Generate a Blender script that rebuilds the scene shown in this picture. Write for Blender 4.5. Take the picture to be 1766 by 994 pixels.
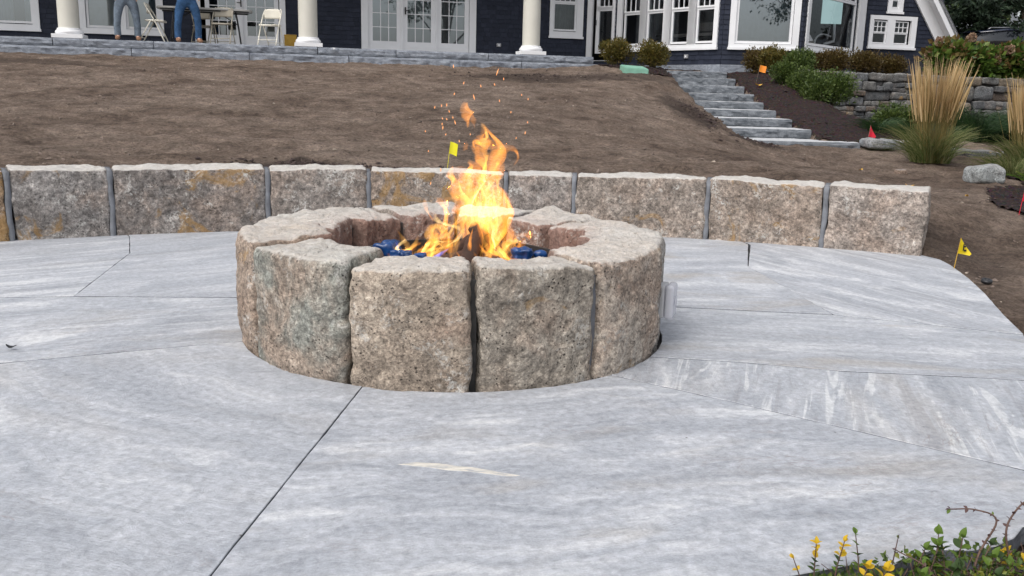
import bpy, bmesh, math, random
import numpy as np
from mathutils import Vector, Matrix, Quaternion

# ------------------------------------------------------------------ camera, sky, sun, exposure
scene = bpy.context.scene
for o in list(bpy.data.objects):
    bpy.data.objects.remove(o, do_unlink=True)
COL = scene.collection
rad = math.radians

PITCH, ROLL, EYE = rad(12.2), rad(1.46), 1.1
cam_d = bpy.data.cameras.new('camera')
cam = bpy.data.objects.new('camera', cam_d)
COL.objects.link(cam)
_f = Vector((0, math.cos(PITCH), -math.sin(PITCH)))
_u0 = Vector((0, math.sin(PITCH), math.cos(PITCH)))
_r0 = Vector((1, 0, 0))
_r = _r0 * math.cos(ROLL) + _u0 * math.sin(ROLL)
_u = -_r0 * math.sin(ROLL) + _u0 * math.cos(ROLL)
cam.matrix_world = Matrix(((_r.x, _u.x, -_f.x, 0), (_r.y, _u.y, -_f.y, 0), (_r.z, _u.z, -_f.z, EYE), (0, 0, 0, 1)))
cam_d.sensor_width = 36
cam_d.lens = 36 * 1557 / 1766
cam_d.clip_start = 0.05
cam_d.clip_end = 2000
scene.camera = cam

SUN_EL, SUN_AZ = rad(52), rad(218)      # azimuth measured clockwise from +Y (away from the camera)
world = bpy.data.worlds.new('World')
scene.world = world
world.use_nodes = True
wn = world.node_tree
wn.nodes.clear()
w_out = wn.nodes.new('ShaderNodeOutputWorld')
w_bg = wn.nodes.new('ShaderNodeBackground')
w_sky = wn.nodes.new('ShaderNodeTexSky')
w_sky.sky_type = 'NISHITA'
w_sky.sun_disc = False
w_sky.sun_elevation = SUN_EL
w_sky.sun_rotation = SUN_AZ
w_sky.dust_density = 4.0
w_hs = wn.nodes.new('ShaderNodeHueSaturation')   # an overcast sky: the blue mostly gone
w_hs.inputs['Saturation'].default_value = 0.30
wn.links.new(w_sky.outputs[0], w_hs.inputs['Color'])
wn.links.new(w_hs.outputs[0], w_bg.inputs[0])
w_bg.inputs[1].default_value = 0.15
wn.links.new(w_bg.outputs[0], w_out.inputs[0])

sun_d = bpy.data.lights.new('sun', 'SUN')
sun_d.energy = 0.6
sun_d.angle = rad(35)
sun_d.color = (1.0, 0.96, 0.9)
sun = bpy.data.objects.new('sun', sun_d)
COL.objects.link(sun)
sd = Vector((math.sin(SUN_AZ) * math.cos(SUN_EL), math.cos(SUN_AZ) * math.cos(SUN_EL), math.sin(SUN_EL)))
sun.rotation_euler = sd.to_track_quat('Z', 'Y').to_euler()
sun.location = sd * 40

scene.view_settings.view_transform = 'Standard'
scene.view_settings.look = 'None'
scene.view_settings.exposure = 0.58
scene.view_settings.gamma = 1
scene.view_settings.use_curve_mapping = False
scene.render.engine = 'CYCLES'
scene.cycles.max_bounces = 8
scene.cycles.transparent_max_bounces = 24
scene.cycles.volume_bounces = 0

# ------------------------------------------------------------------ helpers
rng = np.random.default_rng(7)
random.seed(7)
_perm = np.random.default_rng(11).permutation(256)
_perm = np.concatenate([_perm, _perm, _perm])
_grad = np.random.default_rng(12).normal(size=(256, 3))
_grad /= np.linalg.norm(_grad, axis=1)[:, None]

def pnoise(p):
    p = np.asarray(p, float)
    i = np.floor(p).astype(int)
    f = p - i
    w = f * f * f * (f * (f * 6 - 15) + 10)
    i &= 255
    out = 0
    for dx in (0, 1):
        for dy in (0, 1):
            for dz in (0, 1):
                h = _perm[_perm[_perm[i[:, 0] + dx] + i[:, 1] + dy] + i[:, 2] + dz]
                g = _grad[h]
                d = (g * (f - np.array([dx, dy, dz]))).sum(1)
                wx = w[:, 0] if dx else 1 - w[:, 0]
                wy = w[:, 1] if dy else 1 - w[:, 1]
                wz = w[:, 2] if dz else 1 - w[:, 2]
                out = out + d * wx * wy * wz
    return out * 1.6

def fbm(p, octs=4, lac=2.1, gain=0.5):
    p = np.asarray(p, float)
    a, s = 1.0, 0
    for k in range(octs):
        s = s + a * pnoise(p + 17.3 * k)
        p = p * lac
        a *= gain
    return s

def ridged(p, octs=3):
    p = np.asarray(p, float)
    a, s = 1.0, 0
    for k in range(octs):
        s = s + a * (1 - np.abs(pnoise(p + 9.1 * k)) * 2)
        p = p * 2.1
        a *= .5
    return s

def link(o, parent=None):
    COL.objects.link(o)
    if parent is not None:
        o.parent = parent
    return o

def tag(o, label, cat, group=None, kind=None):
    if label: o['label'] = label
    if cat: o['category'] = cat
    if group: o['group'] = group
    if kind: o['kind'] = kind
    return o

def empty(name, loc=(0, 0, 0), rz=0):
    o = bpy.data.objects.new(name, None)
    o.empty_display_size = .1
    o.location = loc
    o.rotation_euler = (0, 0, rz)
    COL.objects.link(o)
    return o

def mesh_obj(name, V, F, mat=None, parent=None, smooth=False, mats=None, mi=None):
    me = bpy.data.meshes.new(name)
    if isinstance(V, np.ndarray): V = V.tolist()
    if isinstance(F, np.ndarray): F = F.tolist()
    me.from_pydata(V, [], F)
    if mats:
        for m in mats: me.materials.append(m)
        if mi is not None: me.polygons.foreach_set('material_index', np.asarray(mi, dtype=np.int32))
    elif mat: me.materials.append(mat)
    if smooth: me.polygons.foreach_set('use_smooth', np.ones(len(me.polygons), dtype=bool))
    me.update()
    return link(bpy.data.objects.new(name, me), parent)

class MB:
    """collects boxes, tubes and lathes into one mesh"""
    def __init__(s): s.V = []; s.F = []; s.n = 0
    def add(s, V, F):
        V = np.asarray(V, float)
        s.V.append(V)
        s.F += [tuple(int(i) + s.n for i in f) for f in F]
        s.n += len(V)
    def box(s, a, b, M=None):
        (x0, y0, z0), (x1, y1, z1) = a, b
        V = np.array([(x0,y0,z0),(x1,y0,z0),(x1,y1,z0),(x0,y1,z0),(x0,y0,z1),(x1,y0,z1),(x1,y1,z1),(x0,y1,z1)], float)
        if M is not None: V = np.array([M @ Vector(v) for v in V])
        s.add(V, [(0,3,2,1),(4,5,6,7),(0,1,5,4),(1,2,6,5),(2,3,7,6),(3,0,4,7)])
        return s
    def tube(s, pts, r, n=8, cap=True, flat=1.0):
        pts = [Vector(p) for p in pts]
        rs = r if hasattr(r, '__len__') else [r] * len(pts)
        V = []; F = []
        up = None
        for k, p in enumerate(pts):
            t = (pts[min(k+1, len(pts)-1)] - pts[max(k-1, 0)]).normalized()
            if up is None: up = Vector((0,0,1)) if abs(t.z) < .9 else Vector((1,0,0))
            a = t.cross(up)
            if a.length < 1e-4: a = t.cross(Vector((0,1,0)))
            a.normalize(); b = a.cross(t).normalized(); up = b
            for j in range(n):
                q = 2*math.pi*j/n
                V.append(p + a*math.cos(q)*rs[k] + b*math.sin(q)*rs[k]*flat)
        for k in range(len(pts)-1):
            for j in range(n):
                F.append((k*n+j, (k+1)*n+j, (k+1)*n+(j+1)%n, k*n+(j+1)%n))
        if cap:
            F.append(tuple(range(n))); F.append(tuple((len(pts)-1)*n+j for j in range(n-1, -1, -1)))
        s.add(np.array([tuple(v) for v in V]), F)
        return s
    def lathe(s, prof, c=(0,0,0), n=24):
        V = []; F = []
        for (r, z) in prof:
            for j in range(n):
                q = 2*math.pi*j/n
                V.append((c[0]+r*math.cos(q), c[1]+r*math.sin(q), c[2]+z))
        for k in range(len(prof)-1):
            for j in range(n):
                F.append((k*n+j, k*n+(j+1)%n, (k+1)*n+(j+1)%n, (k+1)*n+j))
        F.append(tuple(range(n-1, -1, -1))); F.append(tuple((len(prof)-1)*n+j for j in range(n)))
        s.add(V, F)
        return s
    def build(s, name, mat, parent=None, smooth=False, M=None):
        V = np.concatenate(s.V)
        if M is not None: V = np.array([tuple(M @ Vector(v)) for v in V])
        return mesh_obj(name, V, s.F, mat, parent, smooth)

def bevel(o, w=.004, seg=2):
    m = o.modifiers.new('bevel', 'BEVEL'); m.width = w; m.segments = seg; m.limit_method = 'ANGLE'
    return o

def smooth_path(P, m=6):
    P = np.asarray(P, float); out = []
    Q = np.vstack([2*P[0]-P[1], P, 2*P[-1]-P[-2]])
    for i in range(1, len(Q)-2):
        for t in np.linspace(0, 1, m, endpoint=False):
            a,b,c,d = Q[i-1],Q[i],Q[i+1],Q[i+2]
            out.append(.5*((2*b)+(-a+c)*t+(2*a-5*b+4*c-d)*t*t+(-a+3*b-3*c+d)*t**3))
    out.append(P[-1])
    return np.array(out)

def rock(half, r, res, seed, amp=.012, freq=6.0, coarse=.02, cfreq=2.0, mapf=None, facet=0.0, fix_bottom=False):
    """a rounded, rough block: returns V, F; mapf bends it to its place"""
    hx, hy, hz = half
    n = [max(3, int(math.ceil(2*h/res))) for h in half]
    P = []; Fq = []; base = 0
    for ax in range(3):
        a1, a2 = (ax+1) % 3, (ax+2) % 3
        for sg in (-1, 1):
            u = np.linspace(-half[a1], half[a1], n[a1]+1); v = np.linspace(-half[a2], half[a2], n[a2]+1)
            uu, vv = np.meshgrid(u, v, indexing='ij')
            q = np.zeros((uu.size, 3)); q[:, a1] = uu.ravel(); q[:, a2] = vv.ravel(); q[:, ax] = sg*half[ax]
            P.append(q)
            nv = n[a2]+1
            i, j = np.meshgrid(np.arange(n[a1]), np.arange(n[a2]), indexing='ij')
            i = i.ravel(); j = j.ravel()
            f = np.stack([i*nv+j, (i+1)*nv+j, (i+1)*nv+j+1, i*nv+j+1], 1) + base
            if sg < 0: f = f[:, ::-1]
            Fq.append(f); base += len(q)
    P = np.concatenate(P); Fq = np.concatenate(Fq)
    key = np.round(P*1e5).astype(np.int64)
    _, idx, inv = np.unique(key, axis=0, return_index=True, return_inverse=True)
    inv = np.asarray(inv).ravel()
    P = P[idx]; Fq = inv[Fq]
    H = np.array(half) - r
    q = np.clip(P, -H, H); d = P - q
    L = np.linalg.norm(d, axis=1); L[L == 0] = 1
    N = d / L[:, None]
    P2 = q + N * r
    off = seed * 13.7
    disp = coarse * fbm(P2*cfreq + off, 2) + amp * fbm(P2*freq + off*1.3, 4)
    if facet > 0:
        disp = disp - facet * np.maximum(0, ridged(P2*cfreq*1.7 + off, 2) - 1.05)
    P2 = P2 + N * disp[:, None]
    if mapf is not None: P2 = mapf(P2)
    return P2, Fq
# ------------------------------------------------------------------ materials
class NT:
    def __init__(s, name):
        s.m = bpy.data.materials.new(name); s.m.use_nodes = True
        s.t = s.m.node_tree; s.t.nodes.clear()
        s.out = s.t.nodes.new('ShaderNodeOutputMaterial')
        s.coord = None
    def n(s, typ, ins=None, **kw):
        o = s.t.nodes.new('ShaderNode' + typ)
        for k, v in kw.items(): setattr(o, k, v)
        for k, v in (ins or {}).items(): s.set(o.inputs[k], v)
        return o
    def set(s, sock, v):
        if isinstance(v, bpy.types.NodeSocket): s.t.links.new(v, sock)
        elif v is not None:
            if hasattr(v, '__len__') and len(v) == 3 and sock.type == 'RGBA': v = (*v, 1)
            sock.default_value = v
    def vec(s, which='Object', scale=(1,1,1), rot=(0,0,0), loc=(0,0,0), rnd=0):
        if s.coord is None: s.coord = s.n('TexCoord')
        v = s.coord.outputs[which]
        if rnd:
            oi = s.n('ObjectInfo')
            mu = s.n('VectorMath', {0: (rnd, rnd*1.7, rnd*.6)}, operation='SCALE'); s.set(mu.inputs['Scale'], oi.outputs['Random'])
            ad = s.n('VectorMath', {0: v, 1: mu.outputs[0]}, operation='ADD'); v = ad.outputs[0]
        if tuple(rot) != (0, 0, 0):                # turn first, then stretch along the turned axes
            v = s.n('Mapping', {'Vector': v, 'Rotation': rot}).outputs[0]
        return s.n('Mapping', {'Vector': v, 'Scale': scale, 'Location': loc}).outputs[0]
    def noise(s, v, scale, detail=4, rough=.55, dist=0, col=False):
        o = s.n('TexNoise', {'Vector': v, 'Scale': scale, 'Detail': detail, 'Roughness': rough, 'Distortion': dist})
        return o.outputs[1 if col else 0]
    def voro(s, v, scale, feature='F1', out='Distance', rnd=1):
        o = s.n('TexVoronoi', {'Vector': v, 'Scale': scale, 'Randomness': rnd}, feature=feature)
        return o.outputs[out]
    def ramp(s, f, stops, interp='LINEAR'):
        o = s.n('ValToRGB', {0: f}); r = o.color_ramp; r.interpolation = interp
        while len(r.elements) < len(stops): r.elements.new(.5)
        for e, (p, c) in zip(r.elements, stops):
            e.position = p
            e.color = (c, c, c, 1) if not hasattr(c, '__len__') else (*c, 1)
        return o.outputs[0]
    def mix(s, f, a, b, blend='MIX'):
        o = s.n('Mix', data_type='RGBA', blend_type=blend)
        s.set(o.inputs[0], f); s.set(o.inputs[6], a); s.set(o.inputs[7], b)
        return o.outputs[2]
    def math(s, op, a, b=None, clamp=False):
        o = s.n('Math', operation=op, use_clamp=clamp); s.set(o.inputs[0], a)
        if b is not None: s.set(o.inputs[1], b)
        return o.outputs[0]
    def bump(s, h, strength=.5, dist=.02, nrm=None):
        o = s.n('Bump', {'Height': h, 'Strength': strength, 'Distance': dist})
        if nrm is not None: s.set(o.inputs['Normal'], nrm)
        return o.outputs[0]
    def bsdf(s, col, rough=.8, nrm=None, **ins):
        o = s.n('BsdfPrincipled', {'Base Color': col, 'Roughness': rough})
        for k, v in ins.items(): s.set(o.inputs[k.replace('_', ' ')], v)
        if nrm is not None: s.set(o.inputs['Normal'], nrm)
        s.t.links.new(o.outputs[0], s.out.inputs[0])
        return s.m

def simple(name, col, rough=.6, var=.15, vscale=8, bump=0, bscale=60, metallic=0, spec=.5):
    t = NT(name); v = t.vec('Object', rnd=5)
    f = t.noise(v, vscale, 4)
    c = t.ramp(f, [(.3, [x*(1-var) for x in col]), (.7, [min(1, x*(1+var)) for x in col])])
    n = t.bump(t.noise(v, bscale, 3), bump, .004) if bump else None
    return t.bsdf(c, rough, n, Metallic=metallic, Specular_IOR_Level=spec)

def field_stone(name, freckle=1.0, top=(.62, .58, .52), topw=.8, fired=False, warmth=.6, gs=50):
    """weathered granite: tint from the object colour, rust from its alpha, sawn or dusty top paled further by painted sky light"""
    t = NT(name); v = t.vec('Object', rnd=7)
    oi = t.n('ObjectInfo')
    base = oi.outputs['Color']
    big = t.noise(v, 3.2, 7, .68, .5)
    c = t.mix(t.ramp(big, [(.40, 0), (.58, 1)]), t.mix(1, base, (.66, .645, .635), 'MULTIPLY'), base)
    warm = t.noise(t.vec('Object', rnd=3, loc=(4, 1, 2)), 3.4, 4, .6, .5)
    c = t.mix(t.math('MULTIPLY', t.ramp(warm, [(.47, 0), (.64, 1)]), warmth), c, (.41, .30, .23))
    grain = t.noise(v, gs, 4, .85)
    c = t.mix(.95, c, t.ramp(grain, [(.28, .06), (.44, .40), (.55, .56), (.72, .96)]), 'OVERLAY')
    cell = t.n('SeparateColor', {0: t.voro(v, gs*2.3, 'F1', 'Color')}).outputs[0]      # crystals
    c = t.mix(.26, c, t.ramp(cell, [(.0, .10), (.25, .42), (.7, .56), (.95, .98)]), 'OVERLAY')
    med = t.noise(v, 17, 6, .75, .3)
    c = t.mix(.6, c, t.ramp(med, [(.32, .12), (.5, .5), (.7, .86)]), 'OVERLAY')
    # pinkish, heat-reddened faces towards the burner
    if fired:
        sy = t.n('SeparateXYZ', {0: t.vec('Object')})
        c = t.mix(t.math('MULTIPLY', t.ramp(t.math('ADD', sy.outputs[1], t.math('MULTIPLY', med, .05)), [(.29, 0), (.36, 1)]), .75), c, t.mix(grain, (.17, .085, .065), (.36, .23, .19)))
    # rust stains
    rz = t.noise(t.vec('Object', rnd=9, loc=(1, 7, 3)), 3.2, 5, .62, .8)
    rf = t.math('ADD', rz, t.math('MULTIPLY', oi.outputs['Alpha'], .34))
    rf = t.ramp(rf, [(.70, 0), (.76, 1)])
    c = t.mix(t.math('MULTIPLY', rf, .75), c, t.mix(med, (.26, .13, .035), (.46, .31, .14)))
    # pale lime and lichen freckles
    wl = t.noise(t.vec('Object', rnd=6, loc=(9, 3, 5)), 5.5, 7, .78, .6)
    wf = t.math('MULTIPLY', t.ramp(wl, [(.54, 0), (.66, 1)]), t.ramp(t.noise(v, 55, 3, .7), [(.46, 0), (.56, 1)]))
    c = t.mix(t.math('MULTIPLY', wf, .9*freckle), c, (.66, .64, .60))
    # dark pits
    pit = t.voro(v, 60)
    pf = t.math('MULTIPLY', t.ramp(pit, [(.10, 1), (.24, 0)]), t.ramp(t.noise(v, 9, 3), [(.45, 0), (.6, .9)]))
    c = t.mix(pf, c, (.045, .04, .035))
    # pale top by normal: lighter sawn stone plus overcast sky light painted in
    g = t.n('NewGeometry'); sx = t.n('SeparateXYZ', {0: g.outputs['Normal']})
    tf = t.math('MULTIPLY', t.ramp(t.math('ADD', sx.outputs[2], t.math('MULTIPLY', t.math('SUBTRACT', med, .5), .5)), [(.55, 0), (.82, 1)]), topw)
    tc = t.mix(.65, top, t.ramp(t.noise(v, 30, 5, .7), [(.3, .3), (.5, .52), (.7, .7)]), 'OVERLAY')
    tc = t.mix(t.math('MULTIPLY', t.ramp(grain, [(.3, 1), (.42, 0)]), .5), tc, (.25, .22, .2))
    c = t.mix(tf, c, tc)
    h = t.math('ADD', t.math('MULTIPLY', grain, .35), t.math('ADD', t.math('MULTIPLY', med, .9), t.math('MULTIPLY', pf, -.7)))
    nb = t.bump(h, 1.0, .028)
    nb = t.bump(t.noise(v, 150, 2), .35, .004, nb)
    return t.bsdf(c, .88, nb, Specular_IOR_Level=.3)

def split_granite(name, lo=(.13, .145, .17), hi=(.34, .36, .39), rough=.8):
    t = NT(name); v = t.vec('Object', rnd=8)
    a = t.noise(t.vec('Object', (1.2, 3, 4), rnd=8), 4, 6, .65, .9)
    c = t.ramp(a, [(.3, lo), (.5, [(x+y)/2 for x, y in zip(lo, hi)]), (.68, hi), (.8, [min(1, x*1.25) for x in hi])])
    g = t.noise(v, 90, 3, .7)
    c = t.mix(.6, c, t.ramp(g, [(.3, .25), (.5, .5), (.7, .75)]), 'OVERLAY')
    nb = t.bump(t.math('ADD', a, t.math('MULTIPLY', g, .3)), .6, .02)
    return t.bsdf(c, rough, nb, Specular_IOR_Level=.35)

def slab_stone(name, ang, seed, stretch=6.0, contrast=1.0, tan=.5, bold=0.0, cross=None):
    """pale blue-grey streaky paving stone, grain running at ang degrees"""
    t = NT(name)
    v = t.vec('Object', (1, stretch, 1), (0, 0, -rad(ang)), (seed*3.1, seed*1.7, 0))
    vr = t.vec('Object', (1, 1, 1), (0, 0, -rad(ang)), (seed*2.3, seed*4.1, 0))
    wob = t.noise(vr, 1.3, 3, .6)
    v2 = t.n('VectorMath', {0: v, 1: t.n('VectorMath', {0: t.noise(vr, 1.1, 4, .6, 0, True), 1: (1.7, 1.7, 0)}, operation='MULTIPLY').outputs[0]}, operation='ADD').outputs[0]
    s1 = t.noise(v2, 1.5, 7, .62, .35)
    s2 = t.noise(v2, 4.6, 6, .7, .5)
    s3 = t.noise(t.vec('Object', (1, 9, 1), (0, 0, -rad(ang+18)), (seed, 5, 0)), 14, 5, .75, .4)
    f = t.math('ADD', t.math('MULTIPLY', s1, .66), t.math('ADD', t.math('MULTIPLY', s2, .28), t.math('MULTIPLY', s3, .06)))
    k = .072 / contrast
    c = t.ramp(f, [(.5-2.3*k, (.275, .292, .322)), (.5-.8*k, (.35, .367, .40)), (.5+.5*k, (.418, .433, .465)), (.5+1.7*k, (.55, .56, .58)), (.5+2.6*k, (.66, .66, .66))])
    if bold:
        b1 = t.noise(t.vec('Object', (1, 11, 1), (0, 0, -rad(ang)), (seed*7, 2, 0)), 1.0, 5, .6, 1.2)
        c = t.mix(t.math('MULTIPLY', t.ramp(b1, [(.55, 0), (.60, 1)]), bold), c, (.60, .61, .62))
        c = t.mix(t.math('MULTIPLY', t.ramp(b1, [(.38, 1), (.45, 0)]), bold*.7), c, (.27, .27, .285))
    tn = t.noise(t.vec('Object', (1, 2.6, 1), (0, 0, -rad(ang)), (seed*5, 9, 0)), 1.1, 5, .6, .5)
    c = t.mix(t.math('MULTIPLY', t.ramp(tn, [(.53, 0), (.68, 1)]), tan), c, (.36, .33, .295))
    # short chisel ticks and dirt
    tk = t.noise(t.vec('Object', (4, 26, 1), (0, 0, -rad(ang+24)), (seed, 3, 0)), 6, 3, .6)
    c = t.mix(t.math('MULTIPLY', t.ramp(tk, [(.62, 0), (.72, 1)]), .36), c, (.22, .22, .235))
    cl = t.noise(vr, 34, 5, .8)
    c = t.mix(.6, c, t.ramp(cl, [(.3, .25), (.5, .5), (.7, .75)]), 'OVERLAY')
    st = t.voro(vr, 8.5); sn = t.noise(vr, 2.2, 3)
    sp = t.math('MULTIPLY', t.ramp(st, [(.022, 1), (.045, 0)]), t.ramp(sn, [(.52, 0), (.56, 1)]))
    c = t.mix(t.math('MULTIPLY', sp, .8), c, (.07, .06, .05))
    # pale calcite seam and brown hairlines
    cr = t.math('ABSOLUTE', t.math('SUBTRACT', t.noise(t.vec('Object', (1, 3.2, 1), (0, 0, -rad(ang-6)), (seed*9, 1, 0)), .9, 5, .65), .5))
    crm = t.noise(vr, 1.1, 2)
    c = t.mix(t.math('MULTIPLY', t.ramp(cr, [(.0015, 1), (.005, 0)]), t.ramp(crm, [(.56, 0), (.66, .45)])), c, (.24, .19, .17))
    # fine wet-looking relief
    h = t.math('ADD', t.math('MULTIPLY', s2, .8), t.math('ADD', t.math('MULTIPLY', s3, .45), t.math('MULTIPLY', cl, .25)))
    nb = t.bump(h, .6, .016)
    return t.bsdf(c, t.ramp(cl, [(.3, .5), (.7, .72)]), nb, Specular_IOR_Level=.4)

def soil_mat():
    t = NT('soil'); v = t.vec('Object')
    a = t.noise(v, .8, 7, .7, .6); b = t.noise(v, 4.5, 6, .7); d = t.noise(v, 30, 5, .85)
    c = t.ramp(a, [(.34, (.128, .092, .071)), (.48, (.205, .154, .121)), (.64, (.282, .219, .176))])
    c = t.mix(.85, c, t.ramp(b, [(.3, .22), (.5, .5), (.72, .76)]), 'OVERLAY')
    c = t.mix(.9, c, t.ramp(d, [(.3, .12), (.5, .5), (.7, .85)]), 'OVERLAY')
    # raked bands roughly along the slope's contour
    k = t.noise(t.vec('Object', (.7, 2.6, 1), (0, 0, rad(8))), 1.4, 6, .7, .9)
    c = t.mix(t.math('MULTIPLY', t.ramp(k, [(.52, 0), (.66, 1)]), .3), c, (.10, .076, .062))
    at = t.n('Attribute', attribute_name='damp')
    c = t.mix(t.math('MULTIPLY', at.outputs['Fac'], t.ramp(b, [(.3, .35), (.6, 1)])), c, (.042, .031, .027))
    sp = t.voro(v, 16)
    c = t.mix(t.math('MULTIPLY', t.ramp(sp, [(.05, 1), (.10, 0)]), t.ramp(t.noise(v, 1.7, 2), [(.5, 0), (.62, .8)])), c, (.34, .27, .2))
    nb = t.bump(t.math('ADD', b, t.math('MULTIPLY', d, .6)), 1.0, .09)
    nb = t.bump(t.noise(v, 110, 3), .5, .008, nb)
    return t.bsdf(c, .95, nb, Specular_IOR_Level=.15)

def mulch_mat(name='bark_mulch', k=1.0):
    t = NT(name); v = t.vec('Object')
    a = t.noise(v, 30, 5, .8); b = t.voro(v, 38, 'F1', 'Color')
    c = t.ramp(a, [(.3, (.012*k, .008*k, .008*k)), (.52, (.034*k, .022*k, .021*k)), (.75, (.085*k, .058*k, .05*k))])
    c = t.mix(.5, c, b, 'SOFT_LIGHT')
    nb = t.bump(t.math('ADD', a, t.voro(v, 38)), .9, .03)
    return t.bsdf(c, .9, nb, Specular_IOR_Level=.2)

def leaf_mat(name, cols, rough=.45, trans=.25, vs=3.0):
    t = NT(name); v = t.vec('Object', rnd=11)
    g = t.n('NewGeometry')
    r = t.math('ADD', t.math('MULTIPLY', g.outputs['Random Per Island'], .7), t.math('MULTIPLY', t.noise(v, vs, 3), .45))
    k = [(.12 + .8*i/(len(cols)-1), c) for i, c in enumerate(cols)]
    c = t.ramp(r, k)
    p = t.n('BsdfPrincipled', {'Base Color': c, 'Roughness': rough, 'Specular IOR Level': .35})
    tr = t.n('BsdfTranslucent', {'Color': c})
    ms = t.n('MixShader', {0: trans, 1: p.outputs[0], 2: tr.outputs[0]})
    t.t.links.new(ms.outputs[0], t.out.inputs[0])
    return t.m

def glass_mat(name, tint=(.92, .96, .98), ior=3.0):
    t = NT(name)
    fr = t.n('Fresnel', {'IOR': ior})
    tr = t.n('BsdfTransparent', {'Color': tint}); gl = t.n('BsdfGlossy', {'Color': (.86, .94, 1), 'Roughness': .015})
    ms = t.n('MixShader', {0: fr.outputs[0], 1: tr.outputs[0], 2: gl.outputs[0]})
    t.t.links.new(ms.outputs[0], t.out.inputs[0])
    return t.m

def flame_mat(name, col, strength):
    t = NT(name)
    e = t.n('Emission', {'Color': col, 'Strength': strength})
    t.t.links.new(e.outputs[0], t.out.inputs['Volume'])
    return t.m

def shingle_mat():
    t = NT('navy_shingle'); v = t.vec('Object')
    g = t.n('NewGeometry')
    c = t.ramp(g.outputs['Random Per Island'], [(0, (.012, .0155, .028)), (.5, (.016, .0205, .036)), (1, (.022, .027, .045))])
    w = t.noise(t.vec('Object', (30, 30, 3)), 4, 4, .7)
    c = t.mix(.35, c, t.ramp(w, [(.3, .3), (.7, .7)]), 'OVERLAY')
    return t.bsdf(c, .7, t.bump(w, .3, .004), Specular_IOR_Level=.3)

M = {}
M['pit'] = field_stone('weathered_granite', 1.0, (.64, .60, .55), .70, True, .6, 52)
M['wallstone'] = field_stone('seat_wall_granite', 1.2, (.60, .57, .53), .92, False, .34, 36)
M['drystone'] = field_stone('fieldstone', .25, (.30, .295, .285), .45, False, .12)
M['mortar'] = simple('grey_mortar', (.16, .168, .185), .9, .25, 14, .5, 90)
M['granite'] = split_granite('split_grey_granite', (.12, .135, .165), (.30, .325, .365))
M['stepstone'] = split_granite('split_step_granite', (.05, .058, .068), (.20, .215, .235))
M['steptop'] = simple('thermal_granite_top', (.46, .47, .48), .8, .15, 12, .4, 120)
M['soil'] = soil_mat()
M['mulch'] = mulch_mat()
M['chip'] = simple('bark_chip', (.045, .029, .026), .9, .6, 30)
M['clod'] = simple('soil_clod', (.15, .115, .095), .95, .4, 14, .5, 60)
M['joint'] = simple('joint_sand', (.07, .068, .066), .95, .3, 30)
M['shingle'] = shingle_mat()
M['white'] = simple('white_trim_paint', (.74, .745, .76), .45, .04, 3)
M['cream'] = simple('cream_column_paint', (.60, .585, .52), .5, .05, 2)
M['glass'] = glass_mat('window_glass')
M['bayglass'] = glass_mat('shaded_window_glass', (.95, .97, .98), 1.28)
M['clearglass'] = glass_mat('clear_window_glass', (.94, .96, .97), 1.75)
M['dark_wall'] = simple('house_core', (.03, .035, .05), .9)
M['room'] = simple('room_wall', (.07, .07, .072), .9, .2, 1.5)
M['curtain'] = simple('pale_curtain', (.36, .44, .50), .9, .15, 3)
M['fill_blind'] = simple('door_fill_blind', (.40, .45, .48), .9, .08, 2)
M['black'] = simple('black_metal', (.015, .015, .017), .4)
M['chairpaint'] = simple('ivory_metal_paint', (.66, .63, .54), .4, .05)
M['chairtan'] = simple('tan_metal_paint', (.34, .31, .25), .45, .06)
M['tabletop'] = simple('grey_plastic', (.33, .33, .32), .5, .06)
M['flame_o'] = flame_mat('flame_orange', (1, .33, .035), 18)
M['flame_h'] = flame_mat('flame_haze', (1, .30, .03), 5)
M['flame_y'] = flame_mat('flame_yellow', (1, .46, .085), 19)
M['flame_w'] = flame_mat('flame_core', (1, .66, .25), 28)
M['flame_b'] = flame_mat('flame_blue', (.16, .22, 1), 13)
# ------------------------------------------------------------------ the lie of the land
WC, WR = np.array([0.019, 0.769]), 6.487          # seat wall arc: centre and front radius
STEP_Z = [1.66, 1.50, 1.34, 1.185, 1.04, .91, .785, .65, .51]
STEP_Y = [20.3 - .86*i for i in range(9)]
U14 = np.array([math.cos(rad(14)), math.sin(rad(14))]); N14 = np.array([-math.sin(rad(14)), math.cos(rad(14))])
PORCH0 = np.array([0, 20.9])
DRY_A, DRY_B = np.array([5.75, 18.5]), np.array([14.5, 20.6])   # upper dry-stone wall, foot line
LOW_A, LOW_B = np.array([5.95, 12.95]), np.array([9.2, 12.6])   # low wall

PATIO = [(3.02, 6.75), (3.079, 6.43), (3.056, 6.203), (2.954, 5.746), (2.813, 5.248), (2.658, 4.769), (2.526, 4.311), (2.36, 3.9), (2.14, 3.4), (1.9, 2.95), (1.66, 2.55), (1.45, 2.27),
         (1.392, 2.245), (1.33, 2.177), (1.262, 2.133), (1.19, 2.108), (1.101, 2.107), (1.033, 2.085), (.946, 2.015), (.865, 2.025), (.736, 1.977), (.643, 1.944), (.42, 1.87), (.1, 1.80), (-.4, 1.72), (-1.5, 1.6), (-3, 1.55), (-5.6, 1.9)]
def wallpt(deg, r):
    a = rad(deg); return (WC[0] + r*math.sin(a), WC[1] + r*math.cos(a))
PATIO_FULL = PATIO + [wallpt(d, WR+.25) for d in (-62, -50, -40, -30, -20, -10, 0, 10, 20, 25)]

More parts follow.
